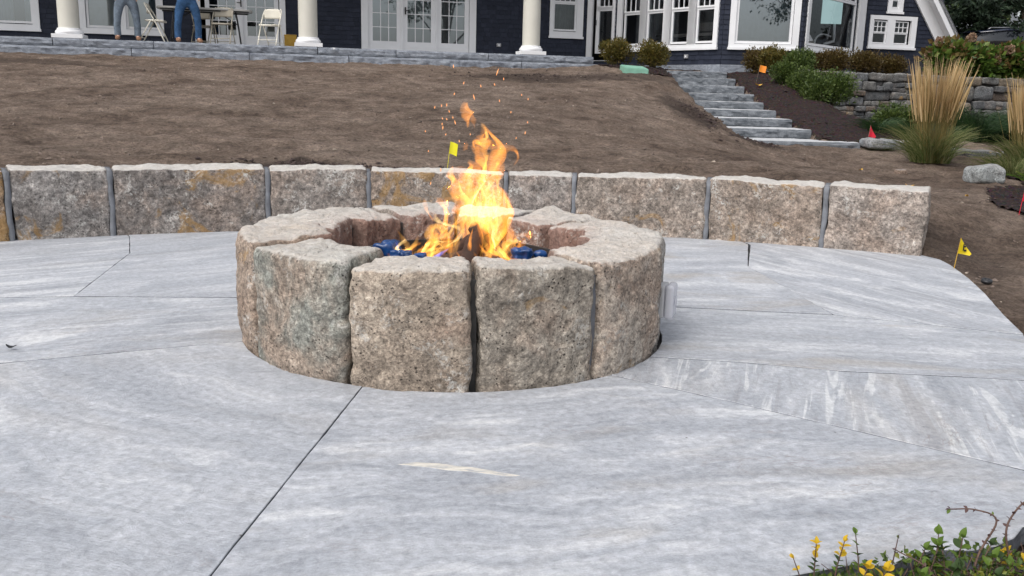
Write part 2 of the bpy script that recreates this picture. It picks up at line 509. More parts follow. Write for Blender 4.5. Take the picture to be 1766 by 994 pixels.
def inside(poly, X, Y):
    poly = np.asarray(poly, float); c = np.zeros(X.shape, bool)
    for i in range(len(poly)):
        x0, y0 = poly[i]; x1, y1 = poly[i-1]
        if y0 == y1: continue
        k = ((y0 > Y) != (y1 > Y)) & (X < (x1-x0)*(Y-y0)/(y1-y0) + x0)
        c ^= k
    return c

ctrl = []
for d in range(-60, 25, 7):
    x, y = wallpt(d, WR+.55); ctrl.append((x, y, .40))
for s in np.arange(-16, 2, 1.5):
    p = PORCH0 + U14*s; ctrl.append((p[0], p[1]-.05, 1.63)); ctrl.append((p[0], p[1]+4, 1.66))
for s in np.arange(-14, 2, 3.0):
    p = PORCH0 + U14*s
    for f in (.33, .66):
        y0 = 7.4; ctrl.append((p[0]*(1-.3*(1-f)), y0 + (p[1]-y0)*f, .42 + 1.21*(f**.92)))
ctrl += [(3.15, 6.7, .03), (3.15, 6.2, -.015), (2.7, 4.4, -.02), (2.0, 2.9, -.04), (1.4, 2.0, -.055), (1.0, 1.9, -.055), (.4, 1.5, -.09), (-3, 1.0, -.1), (4.0, 4.5, .0), (5.5, 3.5, .0), (4.3, 7.0, .09), (6.5, 6.5, .1),
         (4.5, 9.0, .19), (5.4, 10.3, .215), (3.2, 9.5, .33), (3.4, 11.8, .36), (4.3, 12.5, .35), (5.2, 12.7, .36), (6.5, 11.4, .25), (7.8, 9, .15), (9, 11, .22), (2.2, 9.3, .52),
         (6.3, 13.6, .47), (7.3, 14.0, .50), (8.6, 14.2, .5), (10, 14, .5), (6.5, 16.5, .58), (8.2, 17, .55), (11, 18, .55), (6.75, 18.3, .56), (7.6, 18.55, .52), (8.6, 18.8, .5), (10, 19.1, .5), (12, 19.6, .5), (6.2, 17.9, .78), (-9, -4, -.15), (0, -6, -.2), (9, -5, -.1), (14, 6, .1), (16, 13, .45)]
for y, z, x in zip(STEP_Y, STEP_Z, (3.22, 3.30, 3.35, 3.36, 3.33, 3.34, 3.39, 3.44, 3.55)):
    ctrl.append((x-.05, y, z + .02)); ctrl.append((x-.75, y-.15, z+.17 if y < 19 else z+.06))
    ctrl.append((4.72, y-.35, z-.12))
ctrl += [(2.5, 21.6, 1.68), (3.3, 21.6, 1.68), (1.2, 16.5, 1.28), (1.9, 14.3, 1.02), (2.5, 12.6, .72), (2.2, 18.6, 1.52), (5.5, 19.6, 1.56), (5.5, 18.2, 1.30), (5.65, 17.0, 1.02), (5.75, 15.9, .84), (5.75, 14.8, .66), (5.6, 13.7, .48), (4.9, 21.2, 1.66), (6.0, 20.5, 1.62)]
ctrl = np.array(ctrl)
def _tps_fit(P, lam=.02):
    n = len(P); d2 = ((P[:, None, :2]-P[None, :, :2])**2).sum(2)
    K = np.where(d2 > 0, d2*np.log(np.maximum(d2, 1e-12)), 0)*.5 + lam*np.eye(n)
    Q = np.hstack([np.ones((n, 1)), P[:, :2]])
    A = np.block([[K, Q], [Q.T, np.zeros((3, 3))]])
    return np.linalg.solve(A, np.concatenate([P[:, 2], np.zeros(3)]))
_tw = _tps_fit(ctrl)
def _tps(X, Y):
    out = np.empty(X.shape)
    for a in range(0, X.size, 20000):
        x = X[a:a+20000]; y = Y[a:a+20000]
        d2 = (x[:, None]-ctrl[:, 0])**2 + (y[:, None]-ctrl[:, 1])**2
        K = d2*np.log(np.maximum(d2, 1e-12))*.5
        out[a:a+20000] = K @ _tw[:-3] + _tw[-3] + _tw[-2]*x + _tw[-1]*y
    return out

def side(A, B, X, Y):                     # > 0 on the far (left) side of A->B
    return ((B[0]-A[0])*(Y-A[1]) - (B[1]-A[1])*(X-A[0])) / np.hypot(*(B-A))

def ground_z(X, Y, rough=True):
    X = np.atleast_1d(np.asarray(X, float)).ravel(); Y = np.atleast_1d(np.asarray(Y, float)).ravel()
    cx = np.clip(X, -13, 14); cy = np.clip(Y, -5, 23)
    z = _tps(cx, cy)
    far = np.clip(np.maximum(np.abs(X)-12, 0)/6 + np.maximum(Y-22, 0)/5, 0, 1)
    z = z*(1-far) + far*np.where(Y > 10, 1.58, np.clip(z, -.2, .5))
    z = np.where(Y < -3, -.2, z)
    up = (side(DRY_A, DRY_B, X, Y) > .2) & (X > 5.9)
    z = np.where(up, 1.60 + .02*np.clip(Y-20, 0, 3), z)
    lw = (side(LOW_A, LOW_B, X, Y) > .12) & (X > 6.0) & ~up
    z = np.where(lw, np.maximum(z, .46), z)
    if rough:
        P = np.stack([X, Y, np.zeros_like(X)], 1)
        z = z + .035*fbm(P*np.array([.8, 1.3, 1]), 3) - .035*np.clip(fbm(P*np.array([2.6, 2.0, 1])+50, 2)-.35, 0, 1) + .026*fbm(P*4.5 + 3, 4)
        amp = np.exp(-((X-2.9)/.8)**2) * ((Y > 12) & (Y < 19))      # crumbling bank beside the stairs
        z = z + amp*.05*fbm(P*3.2+8, 3)
        d = np.hypot(X-WC[0], Y-WC[1]) - (WR+.5)
        z = z + np.where((d > -.1) & (d < .9) & (X < 2.4), .05*np.maximum(0, fbm(P*2.4+21, 3)), 0)
    ins = inside(PATIO_FULL, X, Y)
    z = np.where(ins, np.minimum(z, -.085), z)
    st = (X > 2.5) & (X < 4.6)
    for k in range(9):
        m = st & (Y > STEP_Y[k]-.02) & (Y < STEP_Y[k]+.9)
        z = np.where(m & (X > 3.25), np.minimum(z, STEP_Z[k]-.06), z)
    S = (X-PORCH0[0])*U14[0] + (Y-PORCH0[1])*U14[1]; Dp = (X-PORCH0[0])*N14[0] + (Y-PORCH0[1])*N14[1]
    z = np.where((Dp > .1) & (Dp < 9) & (S < 1.9) & (S > -17), np.minimum(z, 1.5), z)
    return z
def gz(x, y): return float(ground_z([x], [y])[0])

# ground sheet: dense where the camera looks, growing steps out to the horizon
def axis(lo, hi, step, far):
    a = list(np.arange(lo, hi, step)); d = step
    while a[-1] < far: d *= 1.35; a.append(a[-1]+d)
    d = step
    while a[0] > -far: d *= 1.35; a.insert(0, a[0]-d)
    return np.array(a)
gx = axis(-11.5, 9.5, .075, 700); gy = axis(1.2, 22.5, .075, 700)
GX, GY = np.meshgrid(gx, gy, indexing='ij')
GZ = ground_z(GX, GY)
nV = len(gy)
ii, jj = np.meshgrid(np.arange(len(gx)-1), np.arange(nV-1), indexing='ij'); ii = ii.ravel(); jj = jj.ravel()
GF = np.stack([ii*nV+jj, (ii+1)*nV+jj, (ii+1)*nV+jj+1, ii*nV+jj+1], 1)
ground = mesh_obj('ground', np.stack([GX.ravel(), GY.ravel(), GZ], 1), GF, M['soil'], smooth=True)
tag(ground, 'bare brown graded soil sloping up from the stone wall to the house', None, kind='structure')
# damp, freshly turned patches: a stain with a shape of its own
gxf, gyf = GX.ravel(), GY.ravel()
damp = np.zeros(len(gxf))
for (x, y, rx, ry, k) in [(-.75, 7.75, .55, .28, 1), (-1.9, 7.85, .5, .22, .9), (.6, 17.6, 1.6, .7, .9), (2.3, 18.3, .9, .6, .7), (2.75, 14.6, .42, 1.8, .9), (-8.5, 16.3, 2.2, .5, .6), (3.5, 12.9, .5, .4, .9), (3.3, 6.5, .3, .5, .6), (.3, 7.7, .5, .2, .7)]:
    q = ((gxf-x)/rx)**2 + ((gyf-y)/ry)**2
    damp = np.maximum(damp, k*np.clip(1.4-q + .5*fbm(np.stack([gxf*2.2, gyf*2.2, gxf*0+x], 1), 3), 0, 1)*(q < 3))
at = ground.data.attributes.new('damp', 'FLOAT', 'POINT'); at.data.foreach_set('value', damp.astype(np.float32))

# mulch beds: a thin bumpy layer lying on the soil
BEDS = [[(1.95, 21.2), (1.72, 20.45), (1.85, 19.95), (2.3, 19.45), (2.9, 19.1), (3.25, 19.0), (3.32, 19.7), (3.3, 20.5), (3.35, 21.3), (4.6, 21.0), (2.7, 23.6), (2.0, 23.6)],
        [(4.45, 21.3), (4.45, 13.9), (5.0, 13.55), (5.9, 13.45), (6.3, 13.3), (6.6, 14.6), (8.9, 14.6), (10.6, 15.2), (10.6, 19.75), (5.85, 18.6), (6.6, 21.2)],
        [(5.9, 18.9), (14, 20.9), (14, 23.2), (9, 23.4), (6.4, 21.3)],
        [(5.15, 9.85), (5.7, 10.2), (6.2, 11.9), (9, 11.8), (9, 6.0), (4.6, 6.2), (4.0, 6.95), (4.25, 7.7), (4.6, 8.9)],
        [(.35, 1.9), (.6, 1.92), (.95, 2.0), (1.2, 2.1), (1.36, 2.2), (1.6, 2.4), (2.6, 2.2), (2.4, 1.0), (.4, 1.0)]]
bed_names = ['mulch between the granite porch and the top of the stairs', 'dark bark mulch bank along the right of the stairs', 'mulch on the terrace above the dry stone wall', 'mulch around the grey boulder', 'dark mulch in the bed at the patio edge']
chips_V = []; 
for bi, poly in enumerate(BEDS):
    P = np.array(poly); lo = P.min(0); hi = P.max(0)
    st = .06 if bi < 4 else .025
    xs = np.arange(lo[0], hi[0]+st, st); ys = np.arange(lo[1], hi[1]+st, st)
    X, Y = np.meshgrid(xs, ys, indexing='ij'); X = X.ravel(); Y = Y.ravel()
    wob = .06*fbm(np.stack([X*1.6, Y*1.6, X*0], 1), 3)
    ins = inside(poly, X+wob, Y-wob)
    if bi in (0, 1):
        for k in range(9): ins &= ~((X > 2.5) & (X < 4.5) & (Y > STEP_Y[k]-.03) & (Y < STEP_Y[k]+1.0) & (X > 3.3))
    if bi == 4: ins &= ~inside(PATIO_FULL, X, Y)
    Z = ground_z(X, Y) + .022 + .02*fbm(np.stack([X*9, Y*9, X*0], 1), 3)
    if bi == 4: Z = Z - .01
    ny = len(ys)
    i, j = np.meshgrid(np.arange(len(xs)-1), np.arange(ny-1), indexing='ij'); i = i.ravel(); j = j.ravel()
    F = np.stack([i*ny+j, (i+1)*ny+j, (i+1)*ny+j+1, i*ny+j+1], 1)
    F = F[ins[F].all(1)]
    use = np.unique(F); remap = -np.ones(len(X), int); remap[use] = np.arange(len(use))
    b = mesh_obj('mulch_bed', np.stack([X, Y, Z], 1)[use], remap[F], M['mulch'], smooth=True)
    tag(b, bed_names[bi], None, kind='structure')
    n = min(len(use), 2600 if bi != 4 else 900)
    sel = rng.choice(use, n, replace=False)
    chips_V.append(np.stack([X, Y, Z], 1)[sel])

def scatter_chips(name, P, size, mat, flat=.3, label='', cat='', seed=1, jitter=.03):
    r = np.random.default_rng(seed); n = len(P)
    base = np.array([(1,0,0),(0,1,0),(-1,0,0),(0,-1,0),(0,0,1),(0,0,-1)], float)
    faces = np.array([(0,1,4),(1,2,4),(2,3,4),(3,0,4),(1,0,5),(2,1,5),(3,2,5),(0,3,5)])
    sc = size[0]*(size[1]/size[0])**(r.random(n)**2.2)
    V = base[None]*(1 + .35*r.normal(size=(n, 6, 1)))
    V = V*sc[:, None, None]*np.stack([.6+.8*r.random(n), .35+.5*r.random(n), np.full(n, flat)*(.7+.6*r.random(n))], 1)[:, None, :]
    a = r.random(n)*6.283; c, s = np.cos(a)[:, None], np.sin(a)[:, None]
    x = V[..., 0]*c - V[..., 1]*s; y = V[..., 0]*s + V[..., 1]*c; z = V[..., 2] + .5*x*r.normal(0, .5, (n, 1))
    V = np.stack([x, y, z], 2) + (P + np.concatenate([r.normal(0, jitter, (n, 2)), np.zeros((n, 1))], 1))[:, None]
    F = (faces[None] + (np.arange(n)*6)[:, None, None]).reshape(-1, 3)
    o = mesh_obj(name, V.reshape(-1, 3), F, mat)
    return tag(o, label, cat, kind='stuff')
scatter_chips('bark_chips', np.concatenate(chips_V), (.012, .04), M['chip'], .3, 'shredded dark bark chips strewn over the planting beds', 'bark chips', 3)
# loose clods over the graded soil
r = np.random.default_rng(5)
X = r.uniform(-11, 9, 42000); Y = 2.0 + 19*r.random(42000)**1.05
den = fbm(np.stack([X*.9, Y*.9, X*0+4], 1), 3)
z = ground_z(X, Y)
ok = (z > -.07) & (den + r.normal(0, .3, len(X)) > .34) & ~inside(PATIO_FULL, X, Y)
dd = np.hypot(X-WC[0], Y-WC[1]); ok &= ~((dd > WR-.1) & (dd < WR+.46) & (X < 3.1))
for b in BEDS: ok &= ~inside(b, X, Y)
S = (X-PORCH0[0])*U14[0] + (Y-PORCH0[1])*U14[1]; Dp = (X-PORCH0[0])*N14[0] + (Y-PORCH0[1])*N14[1]
ok &= ~((Dp > -.05) & (S < 2)) & ~((X > 3.2) & (X < 5.2) & (Y > 13)) & ~((X > 5) & (Y > 12.4))
ok &= ~((X > 2.4) & (X < 5) & (Y > 12.8) & (X > 3.1))
P = np.stack([X, Y, z], 1)[ok]
scatter_chips('soil_clods', P, (.006, .034), M['clod'], .55, 'loose clods and crumbs lying on the graded soil', 'soil clods', 6)
rb = np.random.default_rng(15); cl = []
for (x, y, sx, sy, n) in [(-.72, 7.72, .28, .10, 420), (-1.85, 7.8, .3, .09, 300), (.55, 17.7, .9, .3, 260), (2.85, 14.4, .16, 1.0, 420), (3.45, 12.95, .18, .18, 160)]:
    X = x+rb.normal(0, sx, n); Y = y+rb.normal(0, sy, n); cl.append(np.c_[X, Y, ground_z(X, Y)+.012*rb.random(n)])
cl = np.concatenate(cl); cl = cl[np.hypot(cl[:, 0]-WC[0], cl[:, 1]-WC[1]) > WR+.47]
scatter_chips('root_debris', cl, (.012, .045), M['chip'], .4, 'dark roots and clumps of turned soil on the graded slope', 'root debris', 16)
M['pebble'] = simple('pale_pebble', (.36, .30, .24), .85, .35, 20)
sel = r.choice(len(P), 420, replace=False)
scatter_chips('pale_pebbles', P[sel]+np.array([0, 0, .005]), (.006, .024), M['pebble'], .5, 'small pale pebbles and wood scraps on the bare soil', 'pebbles', 8)

# ------------------------------------------------------------------ patio slabs
PC, PR = np.array([-.27, 4.22]), .985
def pit_arc(d0, d1, n=14, r=PR):
    return [(PC[0]+r*math.sin(rad(d)), PC[1]-r*math.cos(rad(d))) for d in np.linspace(d0, d1, n)]
def pit_ang(x, y): return math.degrees(math.atan2(x-PC[0], -(y-PC[1])))
patio = empty('patio', (0, 0, 0)); tag(patio, 'pale blue grey patio of large cut stone slabs around the fire pit', None, kind='structure')
bed = None
a1 = pit_ang(-.555, 3.291); a2 = pit_ang(.443, 3.46); a3 = pit_ang(.626, 3.752); a4 = pit_ang(.75, 4.72); a6 = pit_ang(-1.224, 3.838) ; a7 = pit_ang(-1.22, 4.70)
wf = lambda d0, d1, n=8: [wallpt(d, WR+.16) for d in np.linspace(d0, d1, n)]
J1b = (-.72, 1.67); J2b = (1.80, 2.50 + .02)
fr = PATIO
SLABS = [
 ('A', pit_arc(a1, a2) + [(.881, 3.169), (1.604, 2.63), (1.66, 2.575)] + fr[10:25] + [J1b, (-.681, 1.879)], 11, 1, 4.2, 1.0, .45, 0),
 ('B', [(-2.032, 3.443), (-1.511, 3.7), (-1.24, 3.835)] + pit_arc(a6, a1) + [(-.681, 1.879), J1b, (-1.5, 1.6), (-3, 1.55), (-5.6, 1.9), (-5.6, 1.95), (-3.6, 2.67)], -30, 2, 2.6, .85, .25, 0),
 ('C', [(-2.032, 3.443), (-3.6, 2.67), (-5.6, 1.95), (-6.0, 3.9), (-2.295, 4.609), (-1.458, 4.678), (-1.235, 4.70)] + pit_arc(a7+0, a6, 6), 24, 3, 2.4, 1.1, .55, .35),
 ('D', [(-2.295, 4.609), (-6.0, 3.9), wallpt(-58, WR+.16)] + wf(-58, -26.4) + [(-2.815, 6.537), (-2.532, 5.872)], 38, 4, 3, 1.1, .15, .5),
 ('E', [(-2.295, 4.609), (-2.532, 5.872), (-2.815, 6.537)] + wf(-26.3, -1) + pit_arc(182, 360+a7-0, 10)[0:0] + pit_arc(180, 360+a7, 10) + [(-1.458, 4.678)], 40, 5, 3, .8, .1, .25),
 ('F', wf(-.9, 15.2) + [(1.815, 6.89), (1.579, 5.96), (1.695, 4.627), (.881, 4.709)] + pit_arc(a4, 179.6, 10), 0, 6, 2.0, 1.0, .8, .35),
 ('G', wf(15.4, 26.8) + [(3.02, 6.6)] + fr[1:7] + [(2.46, 4.33), (1.695, 4.627), (1.579, 5.96), (1.83, 6.89)], -62, 7, 2.6, 1.15, .1, .45),
 ('H', [(.881, 4.709), (1.695, 4.627), (2.46, 4.33), (2.526, 4.311), (2.36, 3.9), (2.2, 3.55), (2.114, 3.56), (1.923, 3.583), (1.38, 3.625), (.99, 3.715)] + pit_arc(a3, a4, 8), -4, 8, 2.0, 1.0, .75, .3),
 ('I', pit_arc(a2, a3, 5) + [(.99, 3.715), (1.38, 3.625), (1.923, 3.583), (2.114, 3.56), (2.2, 3.55), (2.14, 3.4), (1.9, 2.95), (1.68, 2.58), (1.604, 2.63), (.881, 3.169)], 72, 9, 4.0, 1.0, .35, .75),
]
def inset(poly, d):
    P = np.array(poly, float); keep = [i for i in range(len(P)) if np.hypot(*(P[i]-P[i-1])) > 1e-4]; P = P[keep]
    area = .5*np.sum(P[:, 0]*np.roll(P[:, 1], -1)-np.roll(P[:, 0], -1)*P[:, 1])
    if area < 0: P = P[::-1]
    out = []
    for i in range(len(P)):
        a, b, c = P[i-1], P[i], P[(i+1) % len(P)]
        e1 = (b-a)/np.hypot(*(b-a)); e2 = (c-b)/np.hypot(*(c-b))
        n1 = np.array([-e1[1], e1[0]]); n2 = np.array([-e2[1], e2[0]])
        m = n1+n2; L = np.hypot(*m)
        m = n1 if L < 1e-6 else m/L
        out.append(b + m*min(d/max(.35, m@n1), 3*d))
    return np.array(out)

def densify(P, st=.045, amp=.004, seed=0):
    out = []
    for i in range(len(P)):
        a, b = P[i], P[(i+1) % len(P)]; n = max(1, int(np.hypot(*(b-a))/st))
        for k in range(n): out.append(a+(b-a)*k/n)
    out = np.array(out); q = np.c_[out*7, np.full(len(out), seed*3.1)]
    out = out + amp*np.c_[fbm(q, 3), fbm(q+40, 3)]
    return out
_bp = [tuple(q) for q in inset(PATIO_FULL, .05)]
mesh_obj('joint_bed', [(x, y, -.035) for x, y in _bp], [tuple(range(len(_bp)))], M['joint'], patio)
M['slabedge'] = split_granite('shaded_snapped_edge', (.06, .065, .075), (.17, .18, .2))  # rough slab sides, coloured darker to stand in for undercut shade
for nm, poly, ang, seed, stt, con, tan, bold in SLABS:
    P = densify(inset(poly, .0022), .035, .0026, seed)
    c = P.mean(0)
    zt = {'A': -.006, 'B': -.005, 'C': -.002, 'D': .001, 'E': .002, 'F': .003, 'G': .002, 'H': -.001, 'I': -.004}[nm]
    rings = [(0, -.062), (0.0, zt-.0025), (.0016, zt)]
    V = []; F = []
    n = len(P)
    for d, zz in rings:
        Q = inset(P, d)[:n] if d else P
        V += [(x-c[0], y-c[1], zz) for x, y in Q]
    for k in range(2):
        for i in range(n): F.append((k*n+i, k*n+(i+1) % n, (k+1)*n+(i+1) % n, (k+1)*n+i))
    F.append(tuple(2*n+i for i in range(n)))
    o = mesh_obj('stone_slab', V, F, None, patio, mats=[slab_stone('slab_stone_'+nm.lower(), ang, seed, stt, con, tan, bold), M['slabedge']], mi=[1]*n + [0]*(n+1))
    o.location = (c[0], c[1], 0)

# the pale calcite scar and a scatter of tiny debris on the big front slab
def flat_patch(name, pts, z, mat, parent=None, seed=1):
    P = densify(np.array(pts, float), .02, .012, seed); c = P.mean(0); n = len(P)
    V = [(x, y, z) for x, y in P] + [(c[0]+(x-c[0])*.82, c[1]+(y-c[1])*.82, z+.0016) for x, y in P]
    F = [(i, (i+1) % n, n+(i+1) % n, n+i) for i in range(n)] + [tuple(n+i for i in range(n))]
    return mesh_obj(name, V, F, mat, parent)
sc = NT('calcite_seam'); v_ = sc.vec('Object', (1, 5, 1)); f_ = sc.noise(v_, 14, 5, .7, .6)
M['calcite'] = sc.bsdf(sc.ramp(f_, [(.36, (.36, .37, .39)), (.5, (.58, .55, .49)), (.62, (.68, .64, .57))]), .75, sc.bump(f_, .7, .01))
flat_patch('calcite_scar', [(-.365, 2.555), (-.30, 2.575), (-.18, 2.565), (-.05, 2.525), (.07, 2.485), (.05, 2.478), (-.06, 2.497), (-.2, 2.525), (-.31, 2.54)], -.0072, M['calcite'], patio, 5)
# ------------------------------------------------------------------ fire pit
pit = empty('fire_pit', (PC[0], PC[1], 0))
tag(pit, 'round fire pit of rough tan granite blocks in the middle of the patio', 'fire pit')
PIT = [  # from, to (degrees, 0 = towards the camera, clockwise seen from below), radius, top, tint, rust
 (-54, -21.2, .985, .468, (.275, .28, .25), .0), (-20.4, 7.2, .985, .462, (.40, .335, .27), .1), (8.2, 38.3, .975, .458, (.36, .32, .27), .1), (39.0, 69, .975, .468, (.42, .365, .31), .25),
 (69.6, 97, .965, .478, (.37, .345, .315), .0), (97.7, 124, .96, .462, (.36, .31, .275), .1), (124.7, 152, .93, .468, (.38, .335, .29), .1), (152.7, 183, .91, .47, (.33, .31, .295), 0),
 (183.7, 216, .91, .478, (.36, .315, .275), 0), (216.7, 247, .935, .473, (.38, .34, .30), .1), (247.7, 276, .965, .482, (.36, .345, .315), 0), (276.7, 305.4, .975, .485, (.31, .245, .195), .25)]
def pit_in(deg): return .575 + .13*math.cos(rad(deg))
for k, (d0, d1, R, top, tint, rust) in enumerate(PIT):
    dc = (d0+d1)/2; half = rad(d1-d0-(.55 if k not in (0, 1) else .2))/2; dep = R - pit_in(dc); H = (top+.10)/2
    hx = half*R
    def mp(P, R=R, hx=hx, dep=dep, H=H, k=k, half=half):
        a = P[:, 0]/hx*half
        t = (P[:, 1]+dep/2)                                  # 0 = outer face, dep = inner
        zz = (P[:, 2]+H)/(2*H)
        bulge = .018*np.sin(np.clip(zz, 0, 1)*3.0) * (1-np.clip(t/dep, 0, 1)) * (1 if k % 2 else .4)
        cut = .0 if k not in (1,) else .10*np.clip(.35-zz, 0, 1)*np.clip(a/half, 0, 1)  # one stone tapers in at its foot
        rr = R + bulge - t
        a = a*(1-cut*2)
        x = rr*np.sin(a); y = R - rr*np.cos(a)
        z = P[:, 2] + .5*(top-.10) + .010*np.sin(k*2.3)*P[:, 0]/hx + .012*np.cos(k*1.7)*P[:, 1]/dep
        return np.stack([x, y, z], 1)
    V, F = rock((hx, dep/2, H), .030, .0115, k+1, amp=.0095, freq=12, coarse=.017, cfreq=3.0, mapf=mp, facet=.02)
    o = mesh_obj('stone', V, F, M['pit'], pit, True)
    o.location = (R*math.sin(rad(dc)), -R*math.cos(rad(dc)), 0); o.rotation_euler = (0, 0, rad(dc))
    o.color = (*[c*1.12 for c in tint], rust)
# mortar deep in the joints
for k, (d0, d1, R, top, tint, rust) in enumerate(PIT):
    d = d1 + .4; rin = pit_in(d)+.05; g = {0: .05, 1: .06, 2: .03, 11: .025}.get(k, .04)
    b = MB(); b.box((-.017, g, -.1), (.017, R-rin, top-.05))
    o = b.build('mortar_joint', M['mortar'] if k in (2, 11, 4, 5) else M['joint'], pit)
    o.location = (R*math.sin(rad(d)), -R*math.cos(rad(d)), 0); o.rotation_euler = (0, 0, rad(d))
M['pan'] = simple('burner_pan_steel', (.03, .027, .026), .5, .3, 12, .2, 60)
MB().lathe([(.02, .285), (.46, .285), (.47, .29), (.47, .365), (.485, .365), (.485, .22), (.02, .22)], (.02, -.14, 0), 40).build('burner_pan', M['pan'], pit)
# weatherproof gas / outlet box on the right flank
def outlet_cover():
    e = empty('outlet_box', (.672, 4.0, .125), rad(70)); tag(e, 'grey weatherproof outlet box with clear bubble cover on the fire pit flank', 'outlet box')
    m_g = simple('grey_plastic_box', (.45, .45, .46), .5, .05)
    t = NT('clear_plastic'); fr_ = t.n('Fresnel', {'IOR': 1.6}); a = t.n('BsdfTransparent', {'Color': (.86, .87, .9)}); b = t.n('BsdfPrincipled', {'Base Color': (.7, .7, .74), 'Roughness': .2})
    ms = t.n('MixShader', {0: .55, 1: a.outputs[0], 2: b.outputs[0]}); t.t.links.new(ms.outputs[0], t.out.inputs[0])
    bevel(MB().box((-.055, -.03, 0), (.055, .05, .15)).build('back_box', m_g, e), .008)
    c = bevel(MB().box((-.058, -.070, -.003), (.058, -.031, .153)).build('bubble_cover', t.m, e), .014, 3)
    bevel(MB().box((-.035, -.045, .03), (.035, -.031, .12)).build('receptacle', M['white'], e), .004)
    bevel(MB().box((-.012, -.077, .055), (.012, -.0705, .10)).build('latch', t.m, c), .004)
    return e
outlet_cover()

# ------------------------------------------------------------------ seat wall
seat = empty('seat_wall', (WC[0], WC[1], 0))
tag(seat, 'curved low seat wall of large granite blocks behind the fire pit', 'stone wall')
WJ = [-46, -39.6, -32.86, -27.06, -17.25, -10.42, -.8, 4.06, 13.35, 21.1, 27.3]
WT = [.49, .492, .492, .486, .478, .468, .462, .470, .476, .478]
WTINT = [(0.336, 0.289, 0.249, 0.50), (0.336, 0.240, 0.162, 0.75), (0.305, 0.283, 0.267, 0.35), (0.281, 0.255, 0.237, 0.46), (0.281, 0.249, 0.224, 0.05), (0.336, 0.289, 0.249, 0.52), (0.305, 0.271, 0.247, 0.10), (0.343, 0.295, 0.255, 0.25), (0.373, 0.315, 0.267, 0.42), (0.392, 0.343, 0.305, 0.10)]
for k in range(10):
    d0, d1 = WJ[k], WJ[k+1]; g = .0155/WR
    a0, a1_ = rad(d0)+(g if k else 0), rad(d1)-(g if k < 9 else 0)
    ac = (a0+a1_)/2; hx = (a1_-a0)/2*(WR+.0); top = WT[k]; H = (top+.1)/2
    def mp(P, top=top, k=k, hx=hx):
        x, y, z = P[:, 0], P[:, 1]+.205, P[:, 2]
        return np.stack([x*(1+y/WR*.5), y - x*x/(2*WR), z + .5*(top-.1) + .008*np.sin(k*2.1)*x/hx], 1)
    V, F = rock((hx, .205, H), .020, .016, k+30, amp=.011, freq=8, coarse=.014, cfreq=2.6, mapf=mp, facet=.02)
    o = mesh_obj('stone', V, F, M['wallstone'], seat, True)
    o.location = (WR*math.sin(ac), WR*math.cos(ac), 0); o.rotation_euler = (0, 0, -ac); o.color = WTINT[k]
for k in range(1, 10):
    a = rad(WJ[k]); b = MB()
    zs = np.linspace(-.1, WT[k]-.012, 12)
    V = []; F = []
    for i, zz in enumerate(zs):
        w = .019 + .002*math.sin(i*1.7+k); y = .004 + .003*math.sin(i*2.3+k*2); xo = .003*math.sin(i*.9+k*3)
        V += [(xo-w, y, zz), (xo, y-.006, zz), (xo+w, y, zz), (xo+w, .38, zz), (xo-w, .38, zz)]
    for i in range(11):
        for j in range(5): F.append((i*5+j, i*5+(j+1) % 5, (i+1)*5+(j+1) % 5, (i+1)*5+j))
    F.append((4, 3, 2, 1, 0)); F.append(tuple(55+j for j in range(5)))
    o = mesh_obj('mortar_joint', V, F, M['mortar'], seat, True)
    o.location = (WR*math.sin(a), WR*math.cos(a), 0); o.rotation_euler = (0, 0, -a)

# ------------------------------------------------------------------ granite stairs
stairs = empty('granite_stairs', (3.6, 13.42, .4)); tag(stairs, 'flight of rough faced grey granite steps rising to the house', 'stairs')
ends = [4.58, 4.57, 4.56, 4.54, 4.51, 4.51, 4.54, 4.60, 5.05]
for k in range(9):
    x0, x1 = (2.55, ends[k]) if k < 8 else (2.75, 5.05)
    dep = 1.0 if k < 8 else 1.45; th = STEP_Z[k-1]-STEP_Z[k] if 0 < k else .16
    th = {0: .185, 8: .2}.get(k, (STEP_Z[k]-(STEP_Z[k+1] if k < 8 else 0)) + .02)
    hx, hy, hz = (x1-x0)/2, dep/2, th/2
    V, F = rock((hx, hy, hz), .008, .04, k+60, amp=.004, freq=8, coarse=.004, cfreq=3)
    fr_ = np.exp(-np.maximum(0, (V[:, 1]+hy))/.02)      # the hewn front face
    edge = np.clip((hz-.012-np.abs(V[:, 2]))/.03, 0, 1)
    V[:, 1] -= fr_*edge*(.06*np.abs(fbm(np.c_[V[:, 0]*4, V[:, 2]*7, np.full(len(V), k*4.)], 3))+.008)
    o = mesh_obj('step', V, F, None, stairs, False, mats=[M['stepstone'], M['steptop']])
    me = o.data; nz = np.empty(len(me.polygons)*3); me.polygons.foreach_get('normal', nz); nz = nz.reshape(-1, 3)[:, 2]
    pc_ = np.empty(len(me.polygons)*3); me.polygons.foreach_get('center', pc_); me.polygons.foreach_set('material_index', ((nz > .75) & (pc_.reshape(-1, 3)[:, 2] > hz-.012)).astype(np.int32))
    o.location = Vector(((x0+x1)/2, STEP_Y[k]+hy, STEP_Z[k]-hz)) - stairs.location

